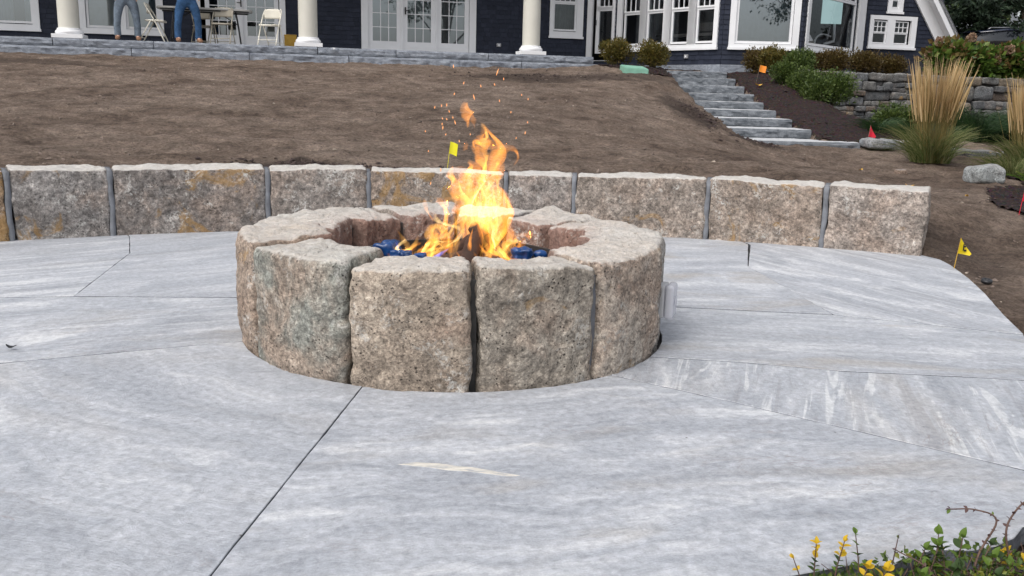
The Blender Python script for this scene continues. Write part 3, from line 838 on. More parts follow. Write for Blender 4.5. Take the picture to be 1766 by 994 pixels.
# stray stones beside the foot of the stairs
def boulder(name, loc, half, tint, seed, label, rz=0, cat='boulder', rust=0, group=None, res=.025, rd=.6):
    V, F = rock(half, min(half)*rd, res, seed, amp=.018*max(half)*2, freq=5, coarse=.16*min(half)*2, cfreq=3.2, facet=.25*min(half))
    o = mesh_obj(name, V, F, M['drystone'], None, True); o.location = loc; o.rotation_euler = (0, 0, rz); o.color = (*tint, rust)
    return tag(o, label, cat, group)
boulder('boulder', (5.38, 10.42, gz(5.38, 10.42)+.085), (.2, .14, .105), (.36, .38, .38), 5, 'pale grey boulder beside the tall grass on the bare soil', .2)
boulder('flat_stone', (5.28, 13.35, gz(5.28, 13.35)+.085), (.2, .2, .07), (.30, .32, .34), 8, 'flat grey stone at the end of the bottom granite step', .1, 'stone')
boulder('flat_stone', (5.68, 13.5, gz(5.68, 13.5)+.06), (.2, .2, .075), (.32, .31, .30), 9, 'flat grey stone half hidden by the tall grass leaves', -.2, 'stone')
boulder('small_stone', (4.77, 11.25, gz(4.77, 11.25)+.02), (.065, .05, .035), (.3, .22, .17), 10, 'small brown stone at the foot of the tall grass', .3, 'stone', res=.02)

# ------------------------------------------------------------------ dry stone walls
def drystone(name, A, B, z0a, z1a, z0b, z1b, label, seed, depth=.4, lo=.13, hi=.5):
    L = float(np.hypot(*(B-A))); ang = math.atan2(B[1]-A[1], B[0]-A[0])
    e = empty(name, (A[0], A[1], 0), ang); tag(e, label, 'stone wall')
    rr = random.Random(seed); rects = []
    Hn = max(z1a-z0a, z1b-z0b)
    def split(x0, x1, y0, y1, lev=0):
        w, h = x1-x0, y1-y0
        big = rr.random()
        maxw = .62 if big > .45 else .34; maxh = .36 if big > .5 else .17
        if (w <= maxw and h <= maxh and w/h < 3.6) or lev > 14: rects.append((x0, x1, y0, y1)); return
        if h > maxh and (h/w > .42 or w < maxw*.8):
            c = y0 + h*rr.uniform(.3, .7); split(x0, x1, y0, c, lev+1); split(x0, x1, c, y1, lev+1)
        else:
            c = x0 + w*rr.uniform(.32, .68); split(x0, c, y0, y1, lev+1); split(c, x1, y0, y1, lev+1)
    cap = .17
    x = 0
    while x < L:
        w = rr.uniform(.3, .52); rects.append((x, min(L, x+w), Hn-cap*rr.uniform(.85, 1.25), Hn)); x += w
    nn = int(L/1.1)+1
    for i in range(nn): split(L*i/nn, L*(i+1)/nn, 0, Hn-cap*1.05)
    for (x0, x1, y0, y1) in rects:
        if x1-x0 < .05 or y1-y0 < .03: continue
        f = (x0+x1)/2/L; zb = z0a+(z0b-z0a)*f; zt = z1a+(z1b-z1a)*f; sc_ = (zt-zb)/Hn
        hx = (x1-x0)/2-.004; hz = (y1-y0)/2*sc_-.003; hy = rr.uniform(.13, .17)
        V, F = rock((hx, hy, hz), min(hx, hz)*.42, max(.022, min(hx, hz)/2.5), rr.random()*90, amp=.010, freq=6, coarse=.03*min(1, min(hx, hz)*7), cfreq=4, facet=.015)
        o = mesh_obj('stone', V, F, M['drystone'], e, True)
        o.location = ((x0+x1)/2, hy + rr.uniform(-.03, .06), zb+(y0+y1)/2*sc_); o.rotation_euler = (0, rr.uniform(-.05, .05), rr.uniform(-.05, .05))
        q = rr.random()
        base = (.12, .125, .13) if q < .5 else (.17, .17, .165) if q < .78 else (.15, .12, .10) if q < .93 else (.26, .22, .17)
        j = rr.uniform(.75, 1.2); o.color = (*[c*j for c in base], .15)
    MB().box((0.05, .16, min(z0a, z0b)-.2), (L-.05, depth, min(z1a, z1b)-.06)).build('rubble_core', M['joint'], e)
    return e
drystone('dry_stone_wall', DRY_A, DRY_B, .42, 1.69, .42, 1.64, 'tall dry stone retaining wall below the hydrangeas', 3)
drystone('dry_stone_wall', LOW_A, LOW_B, .14, .475, .10, .44, 'low dry stone wall between the two tall grasses', 12, .34)
# ------------------------------------------------------------------ granite terrace in front of the house
terr = empty('granite_terrace', (PORCH0[0], PORCH0[1], 0), rad(14)); tag(terr, 'two course terrace edge of rough faced blue grey granite slabs', 'terrace')
def granite_course(js, z0, z1, front, dep, seed):
    for i in range(len(js)-1):
        hx = (js[i+1]-js[i])/2-.006; hz = (z1-z0)/2-.003
        V, F = rock((hx, dep/2, hz), .006, .045, seed+i, amp=.003, freq=7, coarse=.003, cfreq=3)
        fr_ = np.exp(-np.maximum(0, (V[:, 1]+dep/2))/.02); edge = np.clip((hz-.008-np.abs(V[:, 2]))/.03, 0, 1)
        V[:, 1] -= fr_*edge*(.045*np.abs(fbm(np.c_[V[:, 0]*3.2, V[:, 2]*5, np.full(len(V), seed+i*4.)], 3))+.006)
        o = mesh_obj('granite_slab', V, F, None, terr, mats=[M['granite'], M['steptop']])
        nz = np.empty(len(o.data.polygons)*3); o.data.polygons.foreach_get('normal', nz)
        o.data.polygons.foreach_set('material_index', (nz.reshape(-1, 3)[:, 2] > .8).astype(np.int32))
        o.location = ((js[i]+js[i+1])/2, front+dep/2, (z0+z1)/2)
granite_course([-15, -12.1, -9.57, -7.68, -4.4, -2.73, -.68, 1.79], 1.79, 1.95, 0, .9, 100)
granite_course([-15, -11, -8.1, -5.8, -3.75, .07, 1.88], 1.56, 1.788, -.05, .8, 130)
MB().box((-15, .9, 1.7), (1.79, 3.05, 1.945)).build('porch_floor', M['steptop'], terr)

# ------------------------------------------------------------------ house
house = empty('house', (0, 24, 1.9)); tag(house, 'navy shingled house with white trim, porch columns and bay windows', 'house')
HINV = Matrix.Translation((0, -24, -1.9))
def faceM(p, deg):
    return HINV @ Matrix.Translation((p[0], p[1], 0)) @ Matrix.Rotation(rad(deg), 4, 'Z')
W0 = PORCH0 + N14*3.0
MAIN = faceM(W0, 14)
pA = np.array([4.58, 21.0]); 
def along(p, deg, s): return p + np.array([math.cos(rad(deg)), math.sin(rad(deg))])*s
pB = along(pA, -3, 1.75); pC = along(pB, 49, 3.70); pD = along(pA, -53, -3.46); pE = np.array([1.80, 24.40])
LB = faceM(pA, -53); CB = faceM(pA, -3); RB = faceM(pB, 49); GB = faceM(pC, 14)
dE = pD-pE; angD = math.degrees(math.atan2(dE[1], dE[0])); lenD = float(np.hypot(*dE)); DW = faceM(pE, angD)

def wall(Mf, s0, s1, z0, z1, opens, th=.16, shingle_top=4.3, courses=.108, seed=1, clip=None):
    ss = sorted(set([s0, s1] + [min(max(v, s0), s1) for o in opens for v in o[:2]])); zs = sorted(set([z0, z1] + [min(max(v, z0), z1) for o in opens for v in o[2:]]))
    b = MB()
    for i in range(len(ss)-1):
        for j in range(len(zs)-1):
            cs, cz = (ss[i]+ss[i+1])/2, (zs[j]+zs[j+1])/2
            if any(o[0] < cs < o[1] and o[2] < cz < o[3] for o in opens): continue
            b.box((ss[i], .0, zs[j]), (ss[i+1], th, zs[j+1]))
    w = b.build('wall', M['dark_wall'], house, M=Mf)
    rr = random.Random(seed); V = []; F = []
    z = z0
    while z < min(z1, shingle_top):
        zt = z+courses
        segs = [(s0, s1)]
        for o in opens:
            if o[2] < zt-.01 and o[3] > z+.01:
                nsg = []
                for a, b_ in segs:
                    if o[0] > a: nsg.append((a, min(b_, o[0])))
                    if o[1] < b_: nsg.append((max(a, o[1]), b_))
                segs = [q for q in nsg if q[1]-q[0] > .01]
        for a, b_ in segs:
            s = a
            while s < b_-.005:
                w_ = rr.uniform(.09, .22); e_ = min(b_, s+w_)
                if b_-e_ < .04: e_ = b_
                if clip is None or clip(e_, zt):
                    p = .019+rr.uniform(-.002, .003); zb = z+rr.uniform(-.004, .004); g = .0015
                    n = len(V)
                    V += [(s+g, -p, zb), (e_-g, -p, zb), (e_-g, -.004, zt+.012), (s+g, -.004, zt+.012), (s+g, 0, zb), (e_-g, 0, zb)]
                    F += [(n, n+1, n+2, n+3), (n+4, n+5, n+1, n), (n, n+3, n+4), (n+1, n+5, n+2)]
                s = e_
        z += courses
    V = [tuple(Mf @ Vector(v)) for v in V]
    sh = mesh_obj('shingle_siding', V, F, M['shingle'], w); sh['kind'] = 'stuff'
    return w

def frame_boxes(b, s0, s1, z0, z1, wl, wr, wb, wt, y0, y1):
    b.box((s0, y0, z0), (s0+wl, y1, z1)); b.box((s1-wr, y0, z0), (s1, y1, z1))
    if wb: b.box((s0+wl, y0, z0), (s1-wr, y1, z0+wb))
    if wt: b.box((s0+wl, y0, z1-wt), (s1-wr, y1, z1))
def glazing(Mf, par, s0, s1, z0, z1, cols, rows, y, mw=.018, glass='glass'):
    """panes and muntins of one sash; each pane is its own piece"""
    if cols*rows > 1:
        m = MB()
        for i in range(1, cols):
            c = s0+(s1-s0)*i/cols; m.box((c-mw/2, y-.018, z0), (c+mw/2, y+.012, z1))
        for j in range(1, rows):
            c = z0+(z1-z0)*j/rows; m.box((s0, y-.0165, c-mw/2), (s1, y+.0105, c+mw/2))
        m.build('muntin', M['white'], par, M=Mf)
    for i in range(cols):
        for j in range(rows):
            a = s0+(s1-s0)*i/cols; b_ = s0+(s1-s0)*(i+1)/cols; c = z0+(z1-z0)*j/rows; d = z0+(z1-z0)*(j+1)/rows
            mesh_obj('pane', [tuple(Mf @ Vector(v)) for v in ((a, y, c), (b_, y, c), (b_, y, d), (a, y, d))], [(0, 1, 2, 3)], M[glass], par)
def window(Mf, s0, s1, z0, z1, cas, sashes, name='window', sill=True, glass='glass'):
    """casing + sashes; sash = (s0, s1, z0, z1, frame, cols, rows, inset)"""
    b = MB(); wl, wr, wb, wt = cas
    frame_boxes(b, s0, s1, z0, z1, wl, wr, wb, wt, -.045, .02)
    xs = sorted(sashes, key=lambda q: q[0])
    done = set()
    for q in xs:                                   # mullions between neighbouring openings
        nx = [p for p in xs if p[0] > q[1]-.001]
        if nx:
            a, c = q[1]+q[4], nx[0][0]-nx[0][4]
            if c-a > .01 and (round(a, 3)) not in done:
                done.add(round(a, 3)); b.box((a, -.043, z0+wb), (c, .02, z1-wt))
    if sill: b.box((s0-.02, -.07, z0-.03), (s1+.02, -.01, z0+.025))
    w = b.build(name, M['white'], house, M=Mf)
    for (a, c, d, e, fw, cols, rows, y) in sashes:
        m = MB(); frame_boxes(m, a-fw, c+fw, d-fw, e+fw, fw, fw, fw, fw, y-.03, y+.02)
        sa = m.build('sash', M['white'], w, M=Mf)
        glazing(Mf, sa, a, c, d, e, cols, rows, y, glass=glass)
    return w

# main wall under the porch
OP_MAIN = [(-11.95, -10.52, 2.28, 4.25), (-9.57, -7.87, 2.28, 4.25), (-7.05, -5.1, 1.98, 4.2), (-3.16, -.43, 1.98, 4.2), (1.6, 2.36, 2.62, 4.2)]
wall(MAIN, -15, 2.66, 1.95, 4.85, OP_MAIN, seed=2)
window(MAIN, -12.02, -10.46, 2.22, 4.32, (.15, .15, .12, .12), [(-11.82, -10.64, 2.41, 4.13, .05, 1, 1, .03)])
window(MAIN, -9.63, -7.81, 2.22, 4.32, (.14, .13, .1, .12), [(-9.43, -8.80, 2.38, 4.13, .05, 1, 1, .03), (-8.58, -7.97, 2.38, 4.13, .05, 1, 1, .03)])
window(MAIN, -7.12, -5.04, 1.96, 4.3, (.14, .14, .01, .12), [(-6.78, -6.19, 2.275, 3.95, .1, 3, 5, .03), (-5.93, -5.30, 2.275, 3.95, .1, 3, 5, .03)], 'french_door', False)
fd = window(MAIN, -3.24, -.37, 1.96, 4.3, (.17, .17, .01, .12), [(-2.96, -2.37, 2.275, 3.95, .11, 3, 5, .03), (-2.10, -1.51, 2.275, 3.95, .11, 3, 5, .03), (-1.25, -.66, 2.275, 3.95, .11, 3, 5, .03)], 'french_door', False)
for (a, c) in ((-3.07, -2.26), (-2.21, -1.40), (-1.36, -.55)): MB().box((a, .0, 1.98), (c, .05, 2.166)).build('bottom_rail', M['white'], fd, M=MAIN)
for (a, c) in ((-6.88, -6.09), (-6.03, -5.20)): MB().box((a, .0, 1.98), (c, .05, 2.176)).build('bottom_rail', M['white'], house, M=MAIN)
hb = MB(); hb.box((-2.175, -.055, 2.93), (-2.14, -.03, 3.10)); hb.tube([(-2.158, -.05, 3.02), (-2.158, -.09, 3.02), (-2.07, -.09, 3.02)], .011, 6); hb.build('handle', M['black'], fd, M=MAIN)
hb = MB(); hb.box((-6.075, -.055, 2.93), (-6.045, -.03, 3.10)); hb.tube([(-6.06, -.05, 3.02), (-6.06, -.09, 3.02), (-6.15, -.09, 3.02)], .011, 6); hb.build('handle', M['black'], house, M=MAIN)
window(MAIN, 1.56, 2.46, 2.54, 4.3, (.10, .18, .14, .12), [(1.70, 2.24, 2.74, 3.36, .04, 1, 1, .035), (1.70, 2.24, 3.44, 4.12, .04, 4, 2, .02)], glass='clearglass')
# door wall and bay
wall(DW, 0, lenD, 1.8, 4.85, [(.05, lenD-.08, 1.98, 4.2)], seed=3)
window(DW, .0, lenD-.06, 1.96, 4.3, (.16, .06, .01, .12), [(.36, lenD-.18, 2.25, 3.22, .1, 1, 1, .03), (.36, lenD-.18, 3.30, 4.0, .1, 3, 2, .03)], 'glazed_door', False, 'clearglass')
MB().box((.27, -.05, 2.85), (.30, -.03, 2.98)).build('handle', M['black'], house, M=DW)
wall(LB, -3.46, 0, 1.845, 4.85, [(-3.36, -.2, 2.28, 4.2)], seed=4)
sl = []
for a, c in ((-3.2, -2.65), (-2.39, -1.86), (-1.58, -1.06), (-.79, -.28)):
    sl += [(a+.02, c-.02, 2.37, 3.06, .045, 1, 1, .04), (a+.02, c-.02, 3.15, 4.08, .04, 3, 2, .02)]
window(LB, -3.44, -.13, 2.2, 4.3, (.16, .13, .1, .12), sl, glass='clearglass')
wall(CB, 0, 1.75, 1.845, 4.85, [(.2, 1.6, 2.28, 4.2)], seed=5)
window(CB, .13, 1.67, 2.2, 4.3, (.13, .14, .1, .12), [(.325, 1.465, 2.365, 4.1, .055, 1, 1, .03)])
wall(RB, 0, 3.70, 1.845, 4.85, [(.2, 3.1, 2.28, 4.2)], seed=6)
window(RB, .13, 3.52, 2.2, 4.3, (.14, .42, .1, .12), [(.34, 2.90, 2.375, 3.40, .055, 1, 1, .03), (.34, 2.90, 3.48, 4.1, .04, 9, 2, .03)], glass='bayglass')
slope = 1.36
wall(GB, .0, 2.2, 1.75, 5.2, [(.15, 1.38, 2.5, 3.18), (.62, .93, 3.38, 4.2)], seed=7, shingle_top=5.3, clip=lambda s, z: z < 2.95 + (2.2-s)*slope)
gw = window(GB, .09, 1.45, 2.45, 3.24, (.1, .16, .1, .1), [(.23, .57, 2.585, 2.80, .025, 1, 1, .03), (.23, .57, 2.85, 3.09, .025, 3, 2, .02), (.84, 1.20, 2.585, 2.80, .025, 1, 1, .03), (.84, 1.20, 2.85, 3.09, .025, 3, 2, .02)], glass='clearglass')
window(GB, .55, .99, 3.32, 4.2, (.12, .12, .11, .1), [(.69, .85, 3.46, 4.08, .02, 1, 4, .02)], glass='clearglass')
def gable_piece(y0, y1, off0, off1, name, mat):
    pts = [(2.42, 2.62), (-1.2, 2.62+3.62*slope)]
    nx, nz = slope/math.hypot(1, slope), 1/math.hypot(1, slope)
    V = []
    for y in (y0, y1):
        for (s, z), o_ in ((pts[0], off0), (pts[1], off0), (pts[1], off1), (pts[0], off1)):
            V.append((s+nx*o_, y, z+nz*o_))
    mesh_obj(name, [tuple(GB @ Vector(v)) for v in V], [(0,1,2,3),(7,6,5,4),(0,4,5,1),(1,5,6,2),(2,6,7,3),(3,7,4,0)], mat, house)
M['roof'] = simple('grey_roof_shingle', (.11, .115, .125), .9, .3, 20, .5, 60)
gable_piece(-.07, -.02, -.28, .0, 'rake_board', M['white'])
gable_piece(-.32, -.02, .002, .05, 'soffit', M['white'])
gable_piece(-.36, -.325, -.06, .13, 'fascia', M['white'])
gable_piece(-.36, 6, .055, .16, 'roof', M['roof'])
# granite foot course under the bay
for nm, Mf, a, c in (('l', LB, -3.3, .03), ('c', CB, -.03, 1.78), ('r', RB, -.02, 3.7)):
    b = MB(); b.box((a, -.05, 1.45), (c, .2, 1.84)); b.build('granite_foundation', M['granite'], house, M=Mf)
# outlets on the siding
def wall_outlet(Mf, s, z):
    b = MB(); b.box((s-.055, -.055, z-.045), (s+.055, -.012, z+.045)); o = bevel(b.build('outlet_cover', simple('outlet_grey', (.32, .32, .33), .5), house, M=Mf), .008)
    MB().box((s-.02, -.062, z-.025), (s+.02, -.055, z+.02)).build('receptacle', M['white'], o, M=Mf)
wall_outlet(MAIN, .23, 2.28); wall_outlet(LB, -1.03, 2.03)
# rooms behind the glass
b = MB(); b.box((-15, 6.5, 1.9), (12, 6.6, 4.9)); b.box((-15.1, .1, 1.9), (-15, 6.6, 4.9)); b.box((-4.2, .4, 1.9), (-4.1, 6.5, 4.9)); b.box((.3, .4, 1.9), (.4, 6.5, 4.9)); b.build('room_wall', M['room'], house, M=MAIN)
hp = [tuple(W0+U14*-15), tuple(W0+U14*2.66), tuple(pE), tuple(pD), tuple(pA), tuple(pB), tuple(pC), tuple(along(pC, 14, 2.2)), tuple(along(along(pC, 14, 2.2), 104, 4)), tuple(W0+U14*12+N14*6.6), tuple(W0+U14*-15+N14*6.6)]
def slab_poly(name, P, z0, z1, mat):
    n = len(P); V = [(x, y-24, z0-1.9) for x, y in P] + [(x, y-24, z1-1.9) for x, y in P]
    F = [tuple(range(n-1, -1, -1)), tuple(n+i for i in range(n))] + [(i, (i+1) % n, n+(i+1) % n, n+i) for i in range(n)]
    return mesh_obj(name, V, F, mat, house)
def shrink(P, d): return [tuple(q) for q in inset(P, d)]
slab_poly('floor', shrink(hp, .17), 1.7, 1.97, M['room'])
slab_poly('ceiling', shrink(hp, .02), 4.86, 5.0, M['white'])
# curtains and shades
def drape(Mf, s0, s1, z0, z1, y, mat, amp=.02):
    n = 40; V = []; F = []
    for i in range(n+1):
        s = s0+(s1-s0)*i/n; yy = y+amp*math.sin(i*1.9)+amp*.5*math.sin(i*.7)
        V += [tuple(Mf @ Vector((s, yy, z0))), tuple(Mf @ Vector((s, yy, z1)))]
    for i in range(n): F.append((2*i, 2*i+2, 2*i+3, 2*i+1))
    mesh_obj('curtain', V, F, mat, house, True)
drape(MAIN, -12.0, -11.06, 2.0, 4.3, .28, M['curtain']); drape(MAIN, -10.83, -10.4, 2.0, 4.3, .28, M['curtain'])
drape(MAIN, -9.6, -7.8, 2.0, 4.3, .22, M['curtain'], .004)
drape(MAIN, -3.1, -.5, 2.0, 4.2, .16, M['fill_blind'], .002)  # pale sheet added to lift the door panes to sky-reflection brightness
drape(MAIN, 1.6, 2.4, 2.2, 4.2, .4, simple('grey_drape', (.10, .11, .11), .9), .03)
drape(LB, -3.3, -2.7, 2.0, 4.2, .5, simple('dim_drape', (.16, .17, .18), .9), .03)
drape(CB, .2, 1.6, 2.1, 4.2, .3, M['curtain'], .003)
# furniture glimpsed through the bay windows
b = MB(); b.box((-2.9, .8, 2.55), (-.4, 1.5, 2.62)); b.box((-2.8, .85, 1.97), (-2.7, 1.4, 2.55)); b.box((-.6, .85, 1.97), (-.5, 1.4, 2.55)); b.box((-2.3, 1.7, 2.75), (-.6, 1.8, 2.95))
b.build('window_seat', simple('room_furniture', (.22, .21, .2), .7), house, M=LB)
# monitor on an arm, standing in the right bay
mon = empty('monitor', (7.80, 23.5, 2.48), rad(-3)); tag(mon, 'pale blue monitor on a white swing arm behind the bay window', 'monitor')
t = NT('monitor_screen'); t.bsdf((.42, .55, .55), .4, None, Emission_Color=(.42, .62, .62, 1), Emission_Strength=.4); M['screen'] = t.m
bevel(MB().box((-.25, -.02, .50), (.25, .02, 1.12)).build('screen', M['screen'], mon), .01)
MB().tube([(.1, .04, .55), (.12, .04, .2), (.12, .03, .08), (-.1, .03, .02), (-.2, .03, -.15)], .035, 8).tube(smooth_path([(-.3, .05, -.15), (-.34, .05, .1), (-.2, .05, .25), (.05, .05, .2)], 5), .02, 6).build('swing_arm', M['white'], mon, True)
MB().box((-.5, .1, -.2), (.42, .6, -.16)).box((.1, .2, -.16), (.4, .5, -.02)).build('desk_top', simple('desk_wood', (.12, .11, .1), .5), mon)

# porch columns
for k, s in enumerate((-13.9, -9.30, -4.58, .37)):
    c = (s, -2.72, 0)
    prof = [(.20-.0, 2.14)] + [(.20 - .030*max(0, (z-2.8)/1.9)**1.3, z) for z in np.linspace(2.16, 5.17, 10)] + [(.2, 5.19), (.2, 5.21)]
    col = MB().lathe(prof, c, 32).build('column', M['cream'], house, True, M=MAIN)
    MB().lathe([(.225, 2.15), (.23, 2.13), (.23, 2.118), (.24, 2.112), (.258, 2.095), (.268, 2.07), (.262, 2.045), (.25, 2.03)], c, 32).build('base_ring', M['white'], col, True, M=MAIN)
    bevel(MB().box((s-.29, -2.72-.27, 1.952), (s+.29, -2.72+.27, 2.03)).build('plinth', M['white'], col, M=MAIN), .004)
    MB().box((s-.26, -2.98, 5.21), (s+.26, -2.46, 5.3)).build('capital', M['white'], col, M=MAIN)
MB().box((-15, -3.05, 5.3), (1.9, -2.4, 5.6)).box((-15, -2.4, 5.45), (1.9, .0, 5.6)).build('porch_roof', M['white'], house, M=MAIN)
# upper storey and roof, above the picture
MB().box((-15, .02, 4.87), (4.0, 6.6, 7.6)).build('upper_wall', M['dark_wall'], house, M=MAIN)
V = [(-15.5, -.6, 7.6), (4.5, -.6, 7.6), (4.5, 7.2, 7.6), (-15.5, 7.2, 7.6), (-15.5, 3.3, 10.6), (4.5, 3.3, 10.6)]
mesh_obj('roof', [tuple(MAIN @ Vector(v)) for v in V], [(0, 3, 2, 1), (0, 1, 5, 4), (2, 3, 4, 5), (1, 2, 5), (3, 0, 4)], M['roof'], house)
hpo = [tuple(pD + np.array([-.3, -.3])), tuple(pA + np.array([-.2, -.45])), tuple(pB + np.array([.2, -.45])), tuple(pC + np.array([.1, -.2])), (8.5, 26.5), (2.6, 26.5)]
apex = (5.6, 25.0, 7.0)
V = [(x, y-24, 5.02-1.9) for x, y in hpo] + [(apex[0], apex[1]-24, apex[2]-1.9)]
mesh_obj('roof', V, [(5, 4, 3, 2, 1, 0)] + [(i, (i+1) % 6, 6) for i in range(6)], M['roof'], house)
# ------------------------------------------------------------------ porch furniture and people
PM = Matrix.Translation((PORCH0[0], PORCH0[1], 1.95)) @ Matrix.Rotation(rad(14), 4, 'Z')
def porch(s, d): v = PM @ Vector((s, d, 0)); return (v.x, v.y, v.z)

def folding_chair(loc, rz, mat, label):
    """steel folding chair; the sitter faces local -Y"""
    e = empty('folding_chair', loc, rz); tag(e, label, 'chair', 'folding chairs on the porch')
    w = .205
    for sx in (-1, 1):
        # front leg runs up into the back frame; rear leg crosses it
        pts = smooth_path([(sx*w, -.24, 0), (sx*w, -.06, .42), (sx*w*.98, .10, .70), (sx*w*.8, .135, .775)], 4)
        MB().tube(pts, .0125, 8).build('front_leg', mat, e, True)
        MB().tube([(sx*(w-.02), .27, 0), (sx*(w-.02), .02, .43)], .0115, 8).build('rear_leg', mat, e, True)
    MB().tube([(-w, -.19, .12), (w, -.19, .12)], .009, 6).build('crossbar', mat, e, True)
    MB().tube([(-w+.02, .23, .08), (w-.02, .23, .08)], .009, 6).build('crossbar', mat, e, True)
    # seat pan, rounded
    n = 28; V = []; F = []
    for z, sc in ((.415, .96), (.425, 1.0), (.438, 1.0), (.446, .95)):
        for i in range(n):
            a = 2*math.pi*i/n; c, s = math.cos(a), math.sin(a)
            x = .20*math.copysign(abs(c)**.45, c)*sc; y = -.045+.20*math.copysign(abs(s)**.45, s)*sc
            V.append((x, y, z - .012*(1 if y < -.2 else 0)))
    for k in range(3):
        for i in range(n): F.append((k*n+i, k*n+(i+1) % n, (k+1)*n+(i+1) % n, (k+1)*n+i))
    F.append(tuple(range(n-1, -1, -1))); F.append(tuple(3*n+i for i in range(n)))
    mesh_obj('seat', V, F, mat, e, True)
    # curved backrest panel with rounded top corners
    V = []; F = []; nx, nz = 12, 6
    for side_ in (0, 1):
        for j in range(nz+1):
            for i in range(nx+1):
                u = -1+2*i/nx; v = j/nz
                z = .575+.205*v - (.05*abs(u)**6 if v > .5 else 0)*v
                x = u*.195*(1-.10*v**3); y = .075+.16*(z-.575)*.55 + .035*(1-u*u) + (.008 if side_ else 0)
                V.append((x, y, z))
    q = (nx+1)*(nz+1)
    for j in range(nz):
        for i in range(nx):
            a = j*(nx+1)+i; F.append((a, a+1, a+nx+2, a+nx+1)); F.append((q+a, q+a+nx+1, q+a+nx+2, q+a+1))
    for i in range(nx):
        F.append((i, q+i, q+i+1, i+1)); a = nz*(nx+1)+i; F.append((a, a+1, q+a+1, q+a))
    for j in range(nz):
        a = j*(nx+1); F.append((a, a+nx+1, q+a+nx+1, q+a)); a += nx; F.append((a, q+a, q+a+nx+1, a+nx+1))
    mesh_obj('backrest', V, F, mat, e, True)
    return e
folding_chair(porch(-5.35, .48), rad(14-24), M['chairpaint'], 'ivory steel folding chair standing open beside the porch column')
folding_chair(porch(-7.72, .55), rad(14+86), M['chairpaint'], 'ivory folding chair seen side on between the two standing people')
folding_chair(porch(-6.35, .62), rad(14-12), M['chairtan'], 'tan folding chair tucked under the right half of the table')
folding_chair(porch(-6.85, 1.75), rad(14+165), M['chairtan'], 'tan folding chair on the far side of the table')

tb = empty('folding_table', porch(-6.72, 1.05), rad(14+3)); tag(tb, 'long grey folding table with black legs on the porch', 'table')
n = 40; V = []; F = []
for z, sc in ((.715, .985), (.72, 1), (.748, 1), (.755, .99)):
    for i in range(n):
        a = 2*math.pi*i/n; c, s = math.cos(a), math.sin(a)
        V.append((.98*math.copysign(abs(c)**.35, c)*sc, .37*math.copysign(abs(s)**.35, s)*sc, z))
for k in range(3):
    for i in range(n): F.append((k*n+i, k*n+(i+1) % n, (k+1)*n+(i+1) % n, (k+1)*n+i))
F.append(tuple(range(n-1, -1, -1))); F.append(tuple(3*n+i for i in range(n)))
mesh_obj('table_top', V, F, M['tabletop'], tb)
for sx in (-1, 1):
    for sy in (-1, 1):
        MB().tube(smooth_path([(sx*.62, sy*.22, .71), (sx*.66, sy*.25, .5), (sx*.72, sy*.27, 0)], 4), .015, 8).build('leg', M['black'], tb, True)
    for q in ([(sx*.70, -.26, .14), (sx*.70, .26, .14)], [(sx*.655, -.25, .45), (sx*.655, .25, .45)], [(sx*.655, 0, .45), (sx*.25, 0, .70)]): MB().tube(q, .011, 6).build('brace', M['black'], tb, True)
MB().box((-.9, -.32, .685), (.9, -.30, .714)).box((-.9, .30, .685), (.9, .32, .714)).build('apron', M['black'], tb)
# a yellow tub on the table and an ochre box behind the ivory chair
M['yellow_p'] = simple('yellow_plastic', (.75, .40, .02), .4)
o = MB().lathe([(.03, 0), (.06, .005), (.066, .05), (.062, .10), (.04, .125), (.02, .13)], (0, 0, 0), 20).build('yellow_tub', M['yellow_p'], None, True)
v = porch(-6.72, 1.05); o.location = (v[0]-.22, v[1]-.2, v[2]+.7555); tag(o, 'small yellow plastic tub on the folding table', 'tub')
M['ochre'] = simple('ochre_card', (.32, .19, .02), .7, .2)
o = MB().box((-.13, -.1, 0), (.13, .1, .25)).box((-.135, -.105, .2505), (.135, .105, .275)).build('ochre_box', M['ochre']); bevel(o, .006)
o.location = porch(-4.95, .95); o.rotation_euler = (0, 0, rad(14)); tag(o, 'ochre yellow box between the ivory chair and the column', 'box')

